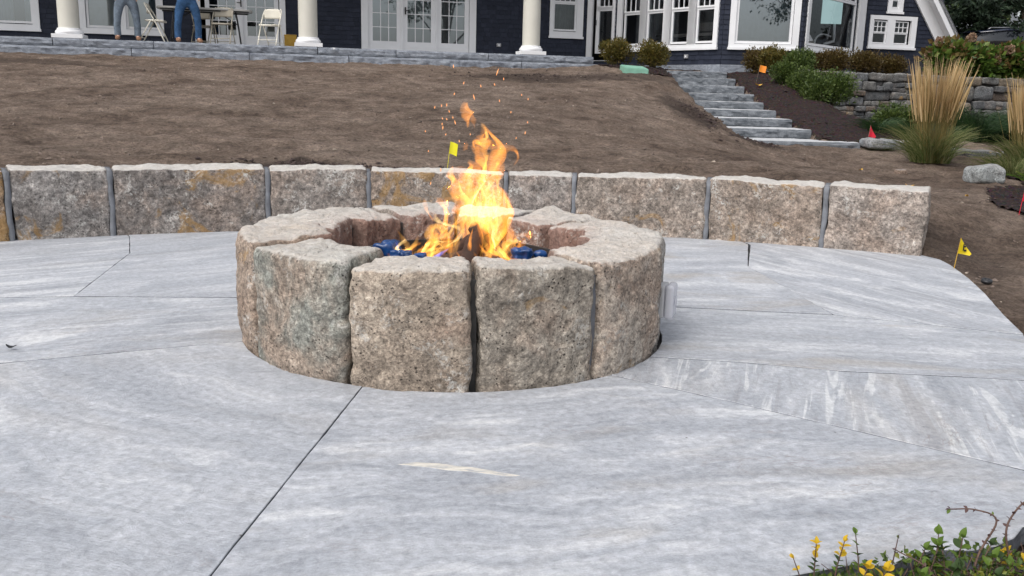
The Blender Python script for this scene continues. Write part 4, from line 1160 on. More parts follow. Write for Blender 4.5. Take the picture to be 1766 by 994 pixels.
# people: one skinned body each, clothing grown the same way
def skin(name, verts, edges, radii, mat, parent, root=0, sub=2):
    me = bpy.data.meshes.new(name); me.from_pydata(verts, edges, []); me.update()
    o = bpy.data.objects.new(name, me); link(o, parent); me.materials.append(mat)
    m = o.modifiers.new('skin', 'SKIN'); m.use_smooth_shade = True
    if not me.skin_vertices: return o
    for i, sv in enumerate(me.skin_vertices[0].data):
        r_ = radii[i]; sv.radius = r_ if hasattr(r_, '__len__') else (r_, r_); sv.use_root = (i == root)
    s = o.modifiers.new('sub', 'SUBSURF'); s.levels = sub; s.render_levels = sub
    return o
M['skin'] = simple('skin', (.50, .30, .22), .6, .08)
M['hair'] = simple('brown_hair', (.06, .04, .03), .7)
M['boot'] = simple('tan_work_boot', (.20, .105, .06), .8, .2, 20)
def person(loc, rz, jean, top, label, lx=.13, step=0.0, arms=0):
    e = empty('person', loc, rz); tag(e, label, 'person')
    fx = lx
    # body: pelvis, spine, neck, head, arms, legs
    Vb = [(0, 0, .92), (0, .01, 1.12), (0, .015, 1.32), (0, .0, 1.45), (0, -.005, 1.53), (0, -.02, 1.62), (0, -.02, 1.74)]
    Rb = [(.15, .105), (.145, .10), (.165, .105), (.075, .065), (.052, .055), (.075, .092), (.062, .075)]
    Eb = [(0, 1), (1, 2), (2, 3), (3, 4), (4, 5), (5, 6)]
    def chain(start, pts, rs):
        p = start
        for q, r_ in zip(pts, rs):
            Vb.append(q); Rb.append(r_); Eb.append((p, len(Vb)-1)); p = len(Vb)-1
        return p
    wr = {}
    for s in (-1, 1):
        chain(0, [(s*.10, .005, .80), (s*(fx*.9+.005), -.03+step*s, .48), (s*fx, .012+step*s, .10), (s*fx, -.09+step*s, .045)], [.07, .05, .042, .036])
        h = chain(3, [(s*.17, .0, 1.42), (s*.235, .03, 1.16), (s*.225, -.03+(-.12 if arms else 0), .95+(.06 if arms else 0)), (s*.222, -.05+(-.14 if arms else 0), .90+(.06 if arms else 0))], [.058, .045, .03, (.02, .036)])
        bx, by, bz_ = Vb[h]
        for k in range(4):
            L = (.07, .08, .075, .06)[k]
            chain(h, [(bx-s*.004, by-.03+.02*k, bz_-.045), (bx-s*.012, by-.036+.021*k, bz_-.045-L*.55), (bx-s*.03, by-.036+.021*k, bz_-.045-L)], [.010, .009, .008])
        chain(h, [(bx-s*.012, by-.045, bz_-.015), (bx-s*.022, by-.06, bz_-.05)], [.011, .009])
    skin('body', Vb, Eb, Rb, M['skin'], e)
    # jeans
    V = [(0, 0, .985), (0, .01, .90)]; R_ = [(.172, .122), (.178, .13)]; E_ = [(0, 1)]
    for s in (-1, 1):
        p = 1
        for q, r_ in (((s*.09, .005, .80), (.115, .118)), ((s*(fx*.75+.01), -.01+step*s, .64), .102), ((s*(fx*.9+.005), -.03+step*s, .48), .078), ((s*(fx+.003), .0+step*s, .30), .074), ((s*fx, .015+step*s, .12), .072), ((s*fx, .012+step*s, .075), .076)):
            V.append(q); R_.append(r_); E_.append((p, len(V)-1)); p = len(V)-1
    skin('jeans', V, E_, R_, jean, e, 0)
    # jacket
    V = [(0, 0, .80), (0, .01, 1.08), (0, .015, 1.32), (0, .0, 1.44), (0, -.003, 1.49)]; R_ = [(.235, .19), (.195, .142), (.19, .13), (.095, .08), (.07, .07)]; E_ = [(0, 1), (1, 2), (2, 3), (3, 4)]
    for s in (-1, 1):
        p = 3
        for q, r_ in (((s*.175, .0, 1.41), .078), ((s*.238, .03, 1.16), .062), ((s*.228, -.025+(-.12 if arms else 0), .965+(.06 if arms else 0)), .046)):
            V.append(q); R_.append(r_); E_.append((p, len(V)-1)); p = len(V)-1
    skin('jacket', V, E_, R_, top, e, 0)
    for s in (-1, 1):
        b = skin('boot', [(s*fx, .055+step*s, .05), (s*fx, .02+step*s, .055), (s*(fx+.012), -.07+step*s, .045), (s*(fx+.022), -.165+step*s, .035), (s*fx, .02+step*s, .12)], [(0, 1), (1, 2), (2, 3), (1, 4)], [(.045, .048), (.05, .052), (.05, .042), (.042, .03), (.05, .05)], M['boot'], e, 1)
    # hair and face
    skin('hair', [(0, .03, 1.64), (0, .02, 1.73), (0, -.01, 1.79)], [(0, 1), (1, 2)], [(.075, .07), (.085, .09), (.05, .06)], M['hair'], e, 1)
    b = MB()
    for s in (-1, 1): b.lathe([(.001, -.008), (.009, 0), (.001, .008)], (s*.03, -.112, 1.665), 8)
    b.build('eye', M['black'], e, True)
    MB().tube([(0, -.105, 1.67), (0, -.132, 1.635), (0, -.112, 1.625)], [.008, .014, .012], 8).build('nose', M['skin'], e, True)
    MB().tube([(-.025, -.105, 1.593), (0, -.113, 1.59), (.025, -.105, 1.593)], .006, 6).build('mouth', simple('lips', (.32, .12, .1), .6), e, True)
    for s in (-1, 1): MB().tube([(s*.078, -.01, 1.69), (s*.09, .0, 1.66), (s*.08, -.008, 1.625)], [.008, .014, .008], 8).build('ear', M['skin'], e, True)
    return e
def denim(name, c):
    t = NT(name); v = t.vec('Object'); a = t.noise(v, 7, 5, .7, .5); b = t.noise(t.vec('Object', (1, 1, 5)), 22, 4, .7)
    col = t.ramp(a, [(.32, [x*.6 for x in c]), (.5, c), (.7, [min(1, x*1.45) for x in c])])
    return t.bsdf(col, .9, t.bump(t.math('ADD', a, b), .9, .03), Specular_IOR_Level=.15)
person(porch(-8.20, .3), rad(14+10), denim('faded_denim', (.17, .21, .26)), simple('dark_jacket', (.02, .022, .03), .8), 'standing person in faded pale blue jeans and brown boots', .19, .02)
person(porch(-7.02, .3), rad(14+18), denim('blue_denim', (.045, .105, .22)), simple('navy_jacket', (.03, .04, .06), .8), 'standing person in darker blue jeans in front of the table', .20, -.03, 1)

# ------------------------------------------------------------------ marking flags and small things
def flag(loc, h, tilt, rz, col, label, fw=.115, fh=.085, shape='rect', mark=False, pole=None):
    e = empty('marking_flag', loc, rz); tag(e, label, 'flag', 'marking flags')
    tip = Vector((tilt*h, 0, h))
    MB().tube([(-tilt*.06, 0, -.06), (tilt*h*.5, 0, h*.5), tip], .0022, 6).build('stake', simple('flag_stake', pole or col, .5), e)
    d = tip.normalized(); xs = 8; V = []; F = []
    for th in (0, .0012):
        for i in range(xs+1):
            u = i/xs
            for j in (0, 1):
                p = tip - d*(fh*(1-j))
                hang = -.22*u*fh if shape != 'tri' else -u*fh*(1.0 if j else .12)
                V.append((p.x + fw*u*(.95), p.y + .010*math.sin(u*4) + th, p.z + hang))
    q = 2*(xs+1)
    for i in range(xs):
        a = 2*i; F += [(a, a+2, a+3, a+1), (q+a, q+a+1, q+a+3, q+a+2)]
    mesh_obj('flag_sheet', V, F, simple('flag_vinyl', col, .5, .08, 12), e, True)
    if mark:
        c = tip - d*(fh*.5)
        MB().box((c.x+.026, -.004, c.z-.034), (c.x+.034, -.0015, c.z+.012)).box((c.x+.034, -.003, c.z-.012), (c.x+.045, -.0005, c.z+.0)).box((c.x+.036, -.002, c.z-.04), (c.x+.052, .0005, c.z-.026)).build('printed_mark', M['black'], e)
    return e
YEL = (.72, .55, .01)
flag((3.005, 6.07, gz(3.005, 6.07)), .30, .10, 0, YEL, 'yellow marking flag with black print at the corner of the patio', .085, .108, 'tri', True, (.55, .33, .03))
flag((-.575, 7.62, .40), .29, .12, rad(-20), (.62, .56, .01), 'yellow marking flag in the soil right behind the seat wall', .075, .10, 'rect')
flag((4.86, 18.9, gz(4.86, 18.9)), .40, .16, 0, (.8, .25, .02), 'orange marking flag in the mulch near the green shrubs', .14, .13, 'rect', pole=(.25, .2, .16))
flag((5.28, 13.75, gz(5.28, 13.75)), .27, .12, rad(20), (.72, .02, .05), 'red marking flag in the mulch beside the bottom step', .12, .17, 'tri', pole=(.4, .2, .16))
flag((4.26, 7.6, gz(4.26, 7.6)), .22, .1, 0, (.72, .01, .04), 'red marking flag in the mulch below the pink flowers', .10, .10, 'tri')
# green valve lid
o = MB().box((-.25, -.28, -.1), (.25, .28, .02)).box((-.235, -.265, .0205), (.235, .265, .032)).build('valve_box_lid', simple('green_lid', (.22, .44, .34), .5, .1)); bevel(o, .01)
o.location = (2.42, 19.3, gz(2.42, 19.3)+.085); o.rotation_euler = (rad(7), rad(3), rad(4)); tag(o, 'pale green valve box lid in the soil beside the mulch', 'valve box')
# black pipe cap by the patio edge
o = MB().lathe([(.001, .0), (.032, .0), (.034, .014), (.03, .022), (.017, .024), (.014, .014), (.001, .013)], (0, 0, 0), 24).build('pipe_cap', M['black'], None, True)
o.location = (2.985, 5.58, gz(2.985, 5.58)+.012); o.rotation_euler = (rad(12), 0, 0); tag(o, 'round black plastic cap on the soil by the patio edge', 'cap')
# yellow fallen leaves
M['yleaf'] = simple('yellow_leaf', (.62, .36, .05), .6, .2, 30)
def fallen(name, x, y, s, rz, label, mat=None, z=None):
    V = []; F = []
    n = 10
    for i in range(n):
        a = 2*math.pi*i/n; V.append((s*math.cos(a)*(1.0 if i else 1.25), s*.55*math.sin(a), .012*math.cos(2*a)*s/.04+.012))
    V.append((0, 0, .004)); F = [(i, (i+1) % n, n) for i in range(n)]
    V2 = [(a, b, c+.0015) for a, b, c in V]; F += [(i+n+1, n+n+1, (i+1) % n+n+1) for i in range(n)]
    o = mesh_obj(name, V+V2, F, mat or M['yleaf'], None, True); o.location = (x, y, (gz(x, y) if z is None else z)+.004); o.rotation_euler = (.1, .1, rz)
    return tag(o, label, 'leaf')
fallen('fallen_leaf', 4.84, 18.6, .075, .4, 'yellow leaf on the mulch below the orange flag').location.z += .06
for i, (x, y, s) in enumerate([(3.72, 8.55, .04), (4.55, 9.1, .03), (3.6, 9.75, .035), (4.3, 11.3, .03), (3.95, 9.9, .035)]):
    tag(fallen('fallen_leaf', x, y, s, i*1.3, 'small yellow leaf lying on the bare soil behind the seat wall end'), 'small yellow leaf lying on the bare soil beyond the seat wall', 'leaf', 'yellow leaves on the soil')
fallen('fallen_leaf', -2.085, 3.62, .02, .2, 'tiny dark leaf lying on the patio slab', M['black'], 0)
# ------------------------------------------------------------------ plants
def leaf_mesh(P, D, size, width=.45, r=None, fold=.25):
    """diamond leaves folded along the rib: P base points, D directions, size per leaf"""
    n = len(P); r = r or np.random.default_rng(1)
    D = D/np.linalg.norm(D, axis=1)[:, None]
    A = np.cross(D, r.normal(size=(n, 3))); A /= np.linalg.norm(A, axis=1)[:, None]
    N = np.cross(A, D)
    s = np.asarray(size)[:, None]*np.ones((n, 1))
    b = P; t = P + D*s; m = P + D*s*.5
    l = m + A*s*width*.5 + N*s*fold*.3; q = m - A*s*width*.5 + N*s*fold*.3
    V = np.stack([b, l, t, q], 1).reshape(-1, 3)
    k = np.arange(n)*4
    F = np.concatenate([np.stack([k, k+2, k+1], 1), np.stack([k, k+3, k+2], 1)])
    return V, F
G_BRONZE = leaf_mat('bronze_green_leaf', [(.045, .045, .010), (.085, .08, .018), (.13, .105, .022), (.17, .12, .03)])
G_BROWN = leaf_mat('brown_green_leaf', [(.035, .025, .010), (.07, .045, .014), (.10, .065, .02), (.11, .09, .025)])
G_GREEN = leaf_mat('shrub_green_leaf', [(.020, .035, .008), (.045, .075, .016), (.075, .11, .025), (.11, .15, .035)])
G_DARK = leaf_mat('dark_evergreen', [(.010, .018, .010), (.020, .036, .017), (.034, .055, .024), (.055, .08, .035)], .6)
G_HYD = leaf_mat('hydrangea_leaf', [(.025, .05, .010), (.055, .105, .018), (.10, .17, .028), (.17, .21, .045)], .45, .35)
G_HYDB = leaf_mat('autumn_hydrangea_leaf', [(.10, .06, .025), (.17, .11, .04), (.21, .17, .06)], .5, .3)
G_FLOWER = leaf_mat('faded_hydrangea_head', [(.20, .11, .07), (.32, .20, .13), (.42, .32, .22)], .7, .3)
G_TREE = leaf_mat('tree_leaf', [(.018, .036, .010), (.04, .07, .02), (.07, .105, .035), (.12, .16, .06)], .5, .3)
G_SPRUCE = leaf_mat('spruce_needle', [(.008, .018, .010), (.018, .034, .018), (.03, .052, .026)], .6, .1)
G_STRAW = leaf_mat('reed_plume', [(.42, .28, .13), (.55, .39, .20), (.66, .50, .29)], .7, .3, 1)
G_STEM = leaf_mat('reed_stem', [(.20, .15, .05), (.26, .19, .07), (.16, .15, .05)], .7, .2, 1)
G_BLADE = leaf_mat('grass_blade', [(.045, .075, .016), (.085, .12, .03), (.16, .19, .07), (.30, .28, .13)], .5, .35, 1)
G_BLADED = leaf_mat('dark_grass_blade', [(.012, .035, .012), (.025, .06, .02), (.05, .09, .03)], .5, .3, 1)
M['bark'] = simple('bark', (.075, .055, .042), .9, .4, 12, .6, 50)
M['twig'] = simple('twig', (.11, .065, .05), .8, .3, 30)

def shrub(x, y, rx, h, leafmat, label, n=2600, ls=.035, seed=0, z=None, group=None, lumps=9, name='shrub', up=.8, wid=.5, top=0):
    z0 = gz(x, y) if z is None else z
    r = np.random.default_rng(seed+200)
    e = empty(name, (x, y, z0-.02)); tag(e, label, 'shrub', group)
    cen = np.stack([np.clip(r.normal(0, .34*rx, lumps), -.6*rx, .6*rx), np.clip(r.normal(0, .34*rx, lumps), -.6*rx, .6*rx), h*(.40+.24*r.random(lumps))], 1)
    cen[0] = (0, 0, h*.5); rad_ = rx*(.38+.2*r.random(lumps))
    b = MB()
    for c in cen:
        b.tube(smooth_path([(0, 0, 0), tuple(c*np.array([.5, .5, .45])), tuple(c)], 3), [.012]*3+[.009]*2+[.006]*2, 5)
    b.build('stem', M['bark'], e)
    n = int(n*1.7); ls = ls*1.2
    k = r.integers(0, lumps, n)
    d = r.normal(size=(n, 3)); d /= np.linalg.norm(d, axis=1)[:, None]
    rr_ = (.35+.65*r.random(n)**.45)*(1+.16*r.normal(size=n))
    P = cen[k] + d*(rad_[k]*rr_)[:, None]*np.array([1, 1, .95*h/rx/1.25])
    # sprigs that stick out
    m = int(n*.10); j = r.integers(0, lumps, m); dd = r.normal(size=(m, 3)); dd[:, 2] = np.abs(dd[:, 2])+.4; dd /= np.linalg.norm(dd, axis=1)[:, None]
    P[:m] = cen[j] + dd*(rad_[j]*(1.0+.35*r.random(m)))[:, None]
    P[:, 2] = np.maximum(P[:, 2], .02)
    D = d + np.array([0, 0, up]) + .35*r.normal(size=(n, 3))
    V, F = leaf_mesh(P, D, ls*(.7+.6*r.random(n)), wid, r)
    mesh_obj('foliage', V, F, leafmat, e)
    return e
G1 = 'clipped shrubs along the house'
shrub(2.17, 20.55, .38, .62, G_BRONZE, 'bronze green shrub beside the end of the granite porch', 2600, .042, 1, group=G1)
shrub(2.98, 20.6, .38, .60, G_BRONZE, 'bronze green shrub under the angled bay windows', 2600, .042, 2, group=G1)
shrub(5.22, 20.35, .30, .60, G_BROWN, 'brownish shrub under the large picture window, left of the pair', 2000, .042, 3, group=G1)
shrub(5.50, 20.1, .30, .60, G_BRONZE, 'bronze shrub touching the brownish one under the picture window', 2000, .042, 4, group=G1)
shrub(5.80, 19.55, .42, .66, G_GREEN, 'green shrub behind the orange marking flag', 2800, .042, 5, group='green shrubs along the stairs')
shrub(5.42, 18.75, .30, .50, G_GREEN, 'smaller green shrub right of the orange marking flag', 1800, .042, 6, group='green shrubs along the stairs')
shrub(5.62, 18.05, .34, .48, G_GREEN, 'yellowish green shrub in the middle of the bank', 2000, .042, 7, group='green shrubs along the stairs')
shrub(5.90, 17.35, .50, .62, G_GREEN, 'broad green shrub in front of the dry stone wall', 3800, .045, 8, group='green shrubs along the stairs')
shrub(6.90, 20.35, .42, .58, G_BROWN, 'red brown shrub under the window with the monitor', 2500, .042, 9, group=G1)
shrub(7.55, 20.45, .42, .58, G_BROWN, 'red brown shrub below the right edge of the bay', 2500, .042, 10, group=G1)
shrub(8.28, 20.6, .34, .50, G_BROWN, 'red brown shrub below the double window', 2000, .042, 11, group=G1)
shrub(6.40, 15.3, .48, .34, G_GREEN, 'dark green juniper at the foot of the dry stone wall', 3600, .06, 12, name='juniper', up=.2, wid=.3)
shrub(7.1, 15.0, .45, .36, G_DARK, 'dark low shrub behind the red marking flag', 2600, .06, 13, name='juniper', up=.3, wid=.3)

def hydrangea(x, y, rx, h, seed, label, z=None):
    e = shrub(x, y, rx, h, G_HYD, label, 1000, .115, seed, z, 'hydrangeas on the terrace', 10, 'hydrangea', .1, .72)
    r = np.random.default_rng(seed+900)
    n = 230; d = r.normal(size=(n, 3)); d[:, 2] = np.abs(d[:, 2])*.8+.1; d /= np.linalg.norm(d, axis=1)[:, None]
    P = d*np.array([rx*1.05, rx*1.05, h*.62])*(.7+.35*r.random(n))[:, None] + np.array([0, 0, h*.42])
    V, F = leaf_mesh(P, d+.6*r.normal(size=(n, 3)), .15*(.6+.6*r.random(n)), .7, r); mesh_obj('autumn_leaves', V, F, G_HYDB, e)
    for k in range(10):
        a = r.random()*6.28; q = r.random()**.5
        c = np.array([math.cos(a)*rx*q, math.sin(a)*rx*q, h*(.62+.45*r.random())]); m = 140
        d = r.normal(size=(m, 3)); d /= np.linalg.norm(d, axis=1)[:, None]
        V, F = leaf_mesh(c+d*np.array([.07, .07, .085])*(.6+.4*r.random(m))[:, None], d+.5*r.normal(size=(m, 3)), np.full(m, .04), .9, r)
        mesh_obj('flower_head', V, F, G_FLOWER, e)
    return e
hydrangea(9.15, 19.9, .52, .82, 21, 'leafy green hydrangea beside the double window')
hydrangea(9.95, 20.1, .52, .72, 22, 'hydrangea with faded heads in front of the parked car roof')
hydrangea(10.75, 20.2, .55, .80, 23, 'hydrangea with tan heads and a large pale leaf above the wall')
hydrangea(11.65, 20.4, .55, .85, 24, 'hydrangea at the far end of the dry stone wall')

def ribbon_grass(name, x, y, specs, label, seed, group=None, cat='grass'):
    """specs: (part name, count, length, spread, droop, width, material, base radius)"""
    e = empty(name, (x, y, gz(x, y)-.01)); tag(e, label, cat, group); r = np.random.default_rng(seed)
    for (pn, n, L, spread, droop, wd, mat, br, start) in specs:
        V = []; F = []; seg = 7
        for i in range(n):
            a = r.random()*6.283; l = L*(.72+.36*r.random()); sp = spread*(r.random()**.7)*(1 if r.random() < .93 else 1.7); q = br*r.random()**.5
            base = np.array([q*math.cos(a+r.normal(0, .6)), q*math.sin(a+r.normal(0, .6)), 0])
            dr = np.array([math.cos(a), math.sin(a), 0]); sd_ = np.array([-math.sin(a+1.1), math.cos(a+1.1), 0])
            tt = np.linspace(start, 1, seg+1); w0 = wd*(.7+.6*r.random()); dd = droop*(.6+.8*r.random())
            k = len(V)
            for t_ in tt:
                p = base + dr*l*(sp*t_ + dd*t_**2.4*.8) + np.array([0, 0, l*(t_ - dd*.55*t_**2.6 - .5*sp*sp*t_)])
                prof = (math.sin(min(1, (t_-start)/(1-start)+.12)*math.pi*.98)**.6 if start else (1-t_**2.2)+.03)
                p[2] = max(p[2], .01)
                V += [p-sd_*w0*prof*.5, p+sd_*w0*prof*.5 + np.array([0, 0, .15*w0])]
            for j in range(seg): F.append((k+2*j, k+2*j+1, k+2*j+3, k+2*j+2))
        mesh_obj(pn, np.array(V), F, mat, e)
    return e
def reed(x, y, h, seed, label, n=340):
    return ribbon_grass('feather_reed_grass', x, y, [('stems', n, h, .17, .05, .005, G_STEM, .16, 0), ('plumes', n, h, .17, .05, .014, G_STRAW, .16, .55), ('leaves', 420, h*.5, .42, .5, .010, G_BLADE, .2, 0), ('outer_leaves', 160, h*.38, .75, .7, .011, G_BLADE, .2, 0)], label, seed, 'tall feather reed grasses')
reed(5.52, 12.15, 1.34, 41, 'tall straw coloured feather reed grass beside the bottom of the stairs')
reed(6.62, 11.75, 1.22, 43, 'tall straw coloured feather reed grass beyond the grey boulder')
LG = [('leaves', 700, .75, .75, .65, .012, G_BLADED, .25, 0)]
ribbon_grass('fountain_grass', 7.35, 14.6, LG, 'dark green arching grass above the low stone wall', 51, 'low green grasses')
ribbon_grass('fountain_grass', 8.1, 14.4, LG, 'dark green arching grass behind the second tall reed grass', 52, 'low green grasses')
ribbon_grass('fountain_grass', 5.75, 14.6, [('leaves', 260, .36, .75, .65, .012, G_BLADED, .15, 0)], 'green arching grass behind the red marking flag', 53, 'low green grasses')
ribbon_grass('fountain_grass', 6.1, 11.15, [('leaves', 420, .42, .8, .6, .010, G_BLADE, .2, 0)], 'short green grass tuft beside the grey boulder', 54, 'low green grasses')
ribbon_grass('fountain_grass', 6.15, 14.0, [('leaves', 420, .48, .7, .6, .011, G_BLADED, .22, 0)], 'dark green grass clump between the red marking flag and the tall reed grass', 55, 'low green grasses')
# pink-flowered perennial at the edge of the bed
pf = ribbon_grass('flowering_perennial', 5.6, 9.35, [('leaves', 120, .34, .6, .4, .05, G_HYD, .16, 0)], 'leafy perennial with pink flowers beside the second tall grass', 61, None, 'flower')
M['pink'] = simple('pink_petal', (.55, .03, .10), .5, .3, 20)
r = np.random.default_rng(62)
for k in range(4):
    c = np.array([-.12+.07*k, -.1+.05*(k % 2), .20+.06*r.random()]); d = r.normal(size=(40, 3)); d /= np.linalg.norm(d, axis=1)[:, None]
    V, F = leaf_mesh(c+d*.012, d, np.full(40, .035), .7, r); mesh_obj('flower', V, F, M['pink'], pf)

# the low shrub at the near patio corner: every leaf a piece of its own
sh = empty('cotoneaster', (1.10, 1.80, gz(1.10, 1.80))); tag(sh, 'low small leaved shrub with green and yellow sprigs at the patio corner', 'shrub')
LEAF_M = [leaf_mat('fresh_leaf', [(.09, .16, .02), (.14, .22, .04)], .4, .35, 1), leaf_mat('deep_leaf', [(.03, .06, .02), (.06, .10, .03)], .4, .3, 1), leaf_mat('yellow_leaf_young', [(.60, .36, .02), (.72, .50, .03)], .45, .35, 1), leaf_mat('purple_leaf', [(.07, .04, .04), (.11, .06, .055)], .5, .2, 1)]
def single_leaf(mat):
    V = []; F = []; n = 6
    for i in range(n+1):
        t_ = i/n; w = .5*.62*math.sin(math.pi*min(1, t_**.85))**.8; zc = -.22*t_*t_
        V += [(-w, t_, zc+w*.45), (0, t_, zc), (w, t_, zc+w*.45)]
    for i in range(n):
        a = 3*i; F += [(a, a+1, a+4, a+3), (a+1, a+2, a+5, a+4)]
    me = bpy.data.meshes.new('leaf'); me.from_pydata(V, [], F); me.materials.append(mat); me.polygons.foreach_set('use_smooth', [True]*len(me.polygons)); me.update()
    return me
LEAVES = [single_leaf(m) for m in LEAF_M]
rr = random.Random(9); leaf_count = 0
def sprig(pts, kind, ls, gap, tipc=None, base_r=.0022, start=.2):
    """a stem with paired leaves"""
    global leaf_count
    P = smooth_path(pts, 6); o = MB().tube(P, list(np.linspace(base_r, base_r*.5, len(P))), 6).build('stem', M['twig'], sh, True)
    acc = 0; side_ = 0
    for i in range(1, len(P)):
        acc += np.linalg.norm(P[i]-P[i-1])
        if acc > gap and i > len(P)*start:
            acc = 0
            t_ = Vector(P[i]-P[i-1]).normalized(); side_ += 1
            for s in (-1, 1):
                if leaf_count >= 295: return
                az = t_.cross(Vector((0, 0, 1)));
                if az.length < .2: az = Vector((math.cos(side_*1.5), math.sin(side_*1.5), 0))
                az.normalize(); az = Quaternion(t_, side_*1.2) @ az
                d = (az*s + t_*.75).normalized()
                k = kind if rr.random() < .85 else (kind+1) % 2
                if tipc is not None and i > len(P)*.66: k = tipc
                lo = bpy.data.objects.new('leaf', LEAVES[k]); link(lo, sh)
                q = d.to_track_quat('Y', 'Z'); sz = ls*rr.uniform(.75, 1.2)
                lo.location = Vector(P[i]); lo.rotation_mode = 'QUATERNION'; lo.rotation_quaternion = q @ Quaternion((0, 1, 0), rr.uniform(-.6, .6)); lo.scale = (sz, sz, sz); leaf_count += 1
    if leaf_count < 295:
        lo = bpy.data.objects.new('leaf', LEAVES[tipc if tipc is not None else kind]); link(lo, sh); lo.location = Vector(P[-1]); d = Vector(P[-1]-P[-2]).normalized(); lo.rotation_mode = 'QUATERNION'; lo.rotation_quaternion = d.to_track_quat('Y', 'Z'); lo.scale = (ls, ls, ls); leaf_count += 1
# local coordinates: x right, y away, z up from the soil
def up_(x, y, h, lean=0, k=0, ls=.02, gap=.018, tipc=None):
    x = -.37+(x+.36)*.72; h = h+.06; ls = ls*1.12
    sprig([(x, y, 0), (x+lean*.3, y+.01, h*.5), (x+lean, y+.015, h)], k, ls, gap, tipc, start=.42)
sprig([(-.02, .10, .0), (.0, .13, .12), (.05, .16, .20), (.0, .165, .225), (-.06, .165, .225)], 3, .011, .016, None, .003)
sprig([(.09, .10, .0), (.08, .13, .10), (.07, .15, .18), (.09, .16, .225), (.12, .165, .255), (.16, .17, .27)], 3, .012, .014, None, .003)
sprig([(-.20, .13, .01), (-.19, .14, .10), (-.185, .14, .16)], 3, .010, .03, None, .002)
sprig([(-.06, .06, .0), (-.12, .10, .10), (-.19, .13, .135)], 3, .010, .06, None, .0025)
up_(-.36, .135, .075, .0, 1, .017, .011, 2); up_(-.30, .13, .085, .02, 1, .017, .011, 2); up_(-.205, .14, .10, -.02, 0, .016, .02); up_(-.40, .11, .05, -.03, 0, .014, .02, 2)
up_(-.13, .12, .03, -.04, 1, .02, .02); up_(-.24, .09, .04, .02, 0, .022, .016, 2); up_(-.19, .075, .045, .02, 0, .024, .014, 2); up_(-.05, .13, .07, .03, 0, .022, .016); up_(.0, .12, .085, .02, 0, .024, .016)
up_(.03, .13, .11, .0, 0, .022, .016); up_(.07, .12, .075, -.02, 1, .024, .014); up_(.10, .135, .10, .01, 0, .024, .015); up_(.14, .12, .09, .04, 1, .022, .015); up_(.17, .10, .07, .02, 0, .026, .016)
up_(.02, .07, .05, .02, 1, .024, .014); up_(.08, .06, .06, -.01, 1, .026, .014); up_(.13, .05, .05, .03, 1, .026, .014); up_(.21, .13, .06, .03, 0, .026, .016, 2); up_(.25, .10, .05, .0, 0, .024, .016)
up_(-.08, .06, .04, .02, 0, .024, .014); up_(.30, .10, .06, .0, 0, .024, .016, 2)
for q in range(16):
    up_(-.10+.35*rr.random(), .06+.09*rr.random(), .01+.06*rr.random(), rr.uniform(-.03, .03), rr.choice((0, 0, 1)), .02, .016)
mesh_obj('leaf_litter', *[a for a in leaf_mesh(np.c_[rng.uniform(-.4, .6, 260), rng.uniform(-.12, .16, 260), rng.uniform(.0, .02, 260)], np.c_[rng.normal(size=(260, 2)), rng.normal(0, .3, 260)], .02+.012*rng.random(260), .5, rng)], mat=LEAF_M[3], parent=sh)['kind'] = 'stuff'
rm = np.random.default_rng(88); n_ = 1500
lx_ = rm.uniform(-.42, .40, n_); ly_ = rm.uniform(.02, .19, n_)
top_ = np.clip(.075 + .11*(lx_+.30)/.45, .03, .19)*(.75+.35*fbm(np.c_[lx_*9, ly_*9, lx_*0], 2))
lz_ = top_*(.35+.65*rm.random(n_)**.5)
dd_ = np.c_[rm.normal(size=(n_, 2))*.8, .5+.5*rm.random(n_)]
V, F = leaf_mesh(np.c_[lx_, ly_, lz_], dd_, .013+.009*rm.random(n_), .6, rm)
G_MOUND = leaf_mat('mound_leaf', [(.03, .055, .015), (.06, .105, .02), (.11, .165, .03), (.20, .21, .035)], .45, .3, 6)
mesh_obj('low_foliage', V, F, G_MOUND, sh)['kind'] = 'stuff'
b = MB()
for i in range(60):
    x0, y0 = rm.uniform(-.4, .38), rm.uniform(.04, .17); h_ = max(.03, .09+.2*(x0+.3)*.5)
    b.tube([(x0, y0, 0), (x0+rm.normal(0, .01), y0, h_*.5), (x0+rm.normal(0, .025), y0+rm.normal(0, .015), h_)], [.0018, .0014, .0008], 5)
b.build('twigs', M['twig'], sh)['kind'] = 'stuff'
# a small leaf tip peeping over the patio edge
up2 = sprig([(-.83, .02, .0), (-.82, .03, .04), (-.82, .035, .085)], 0, .02, .02)

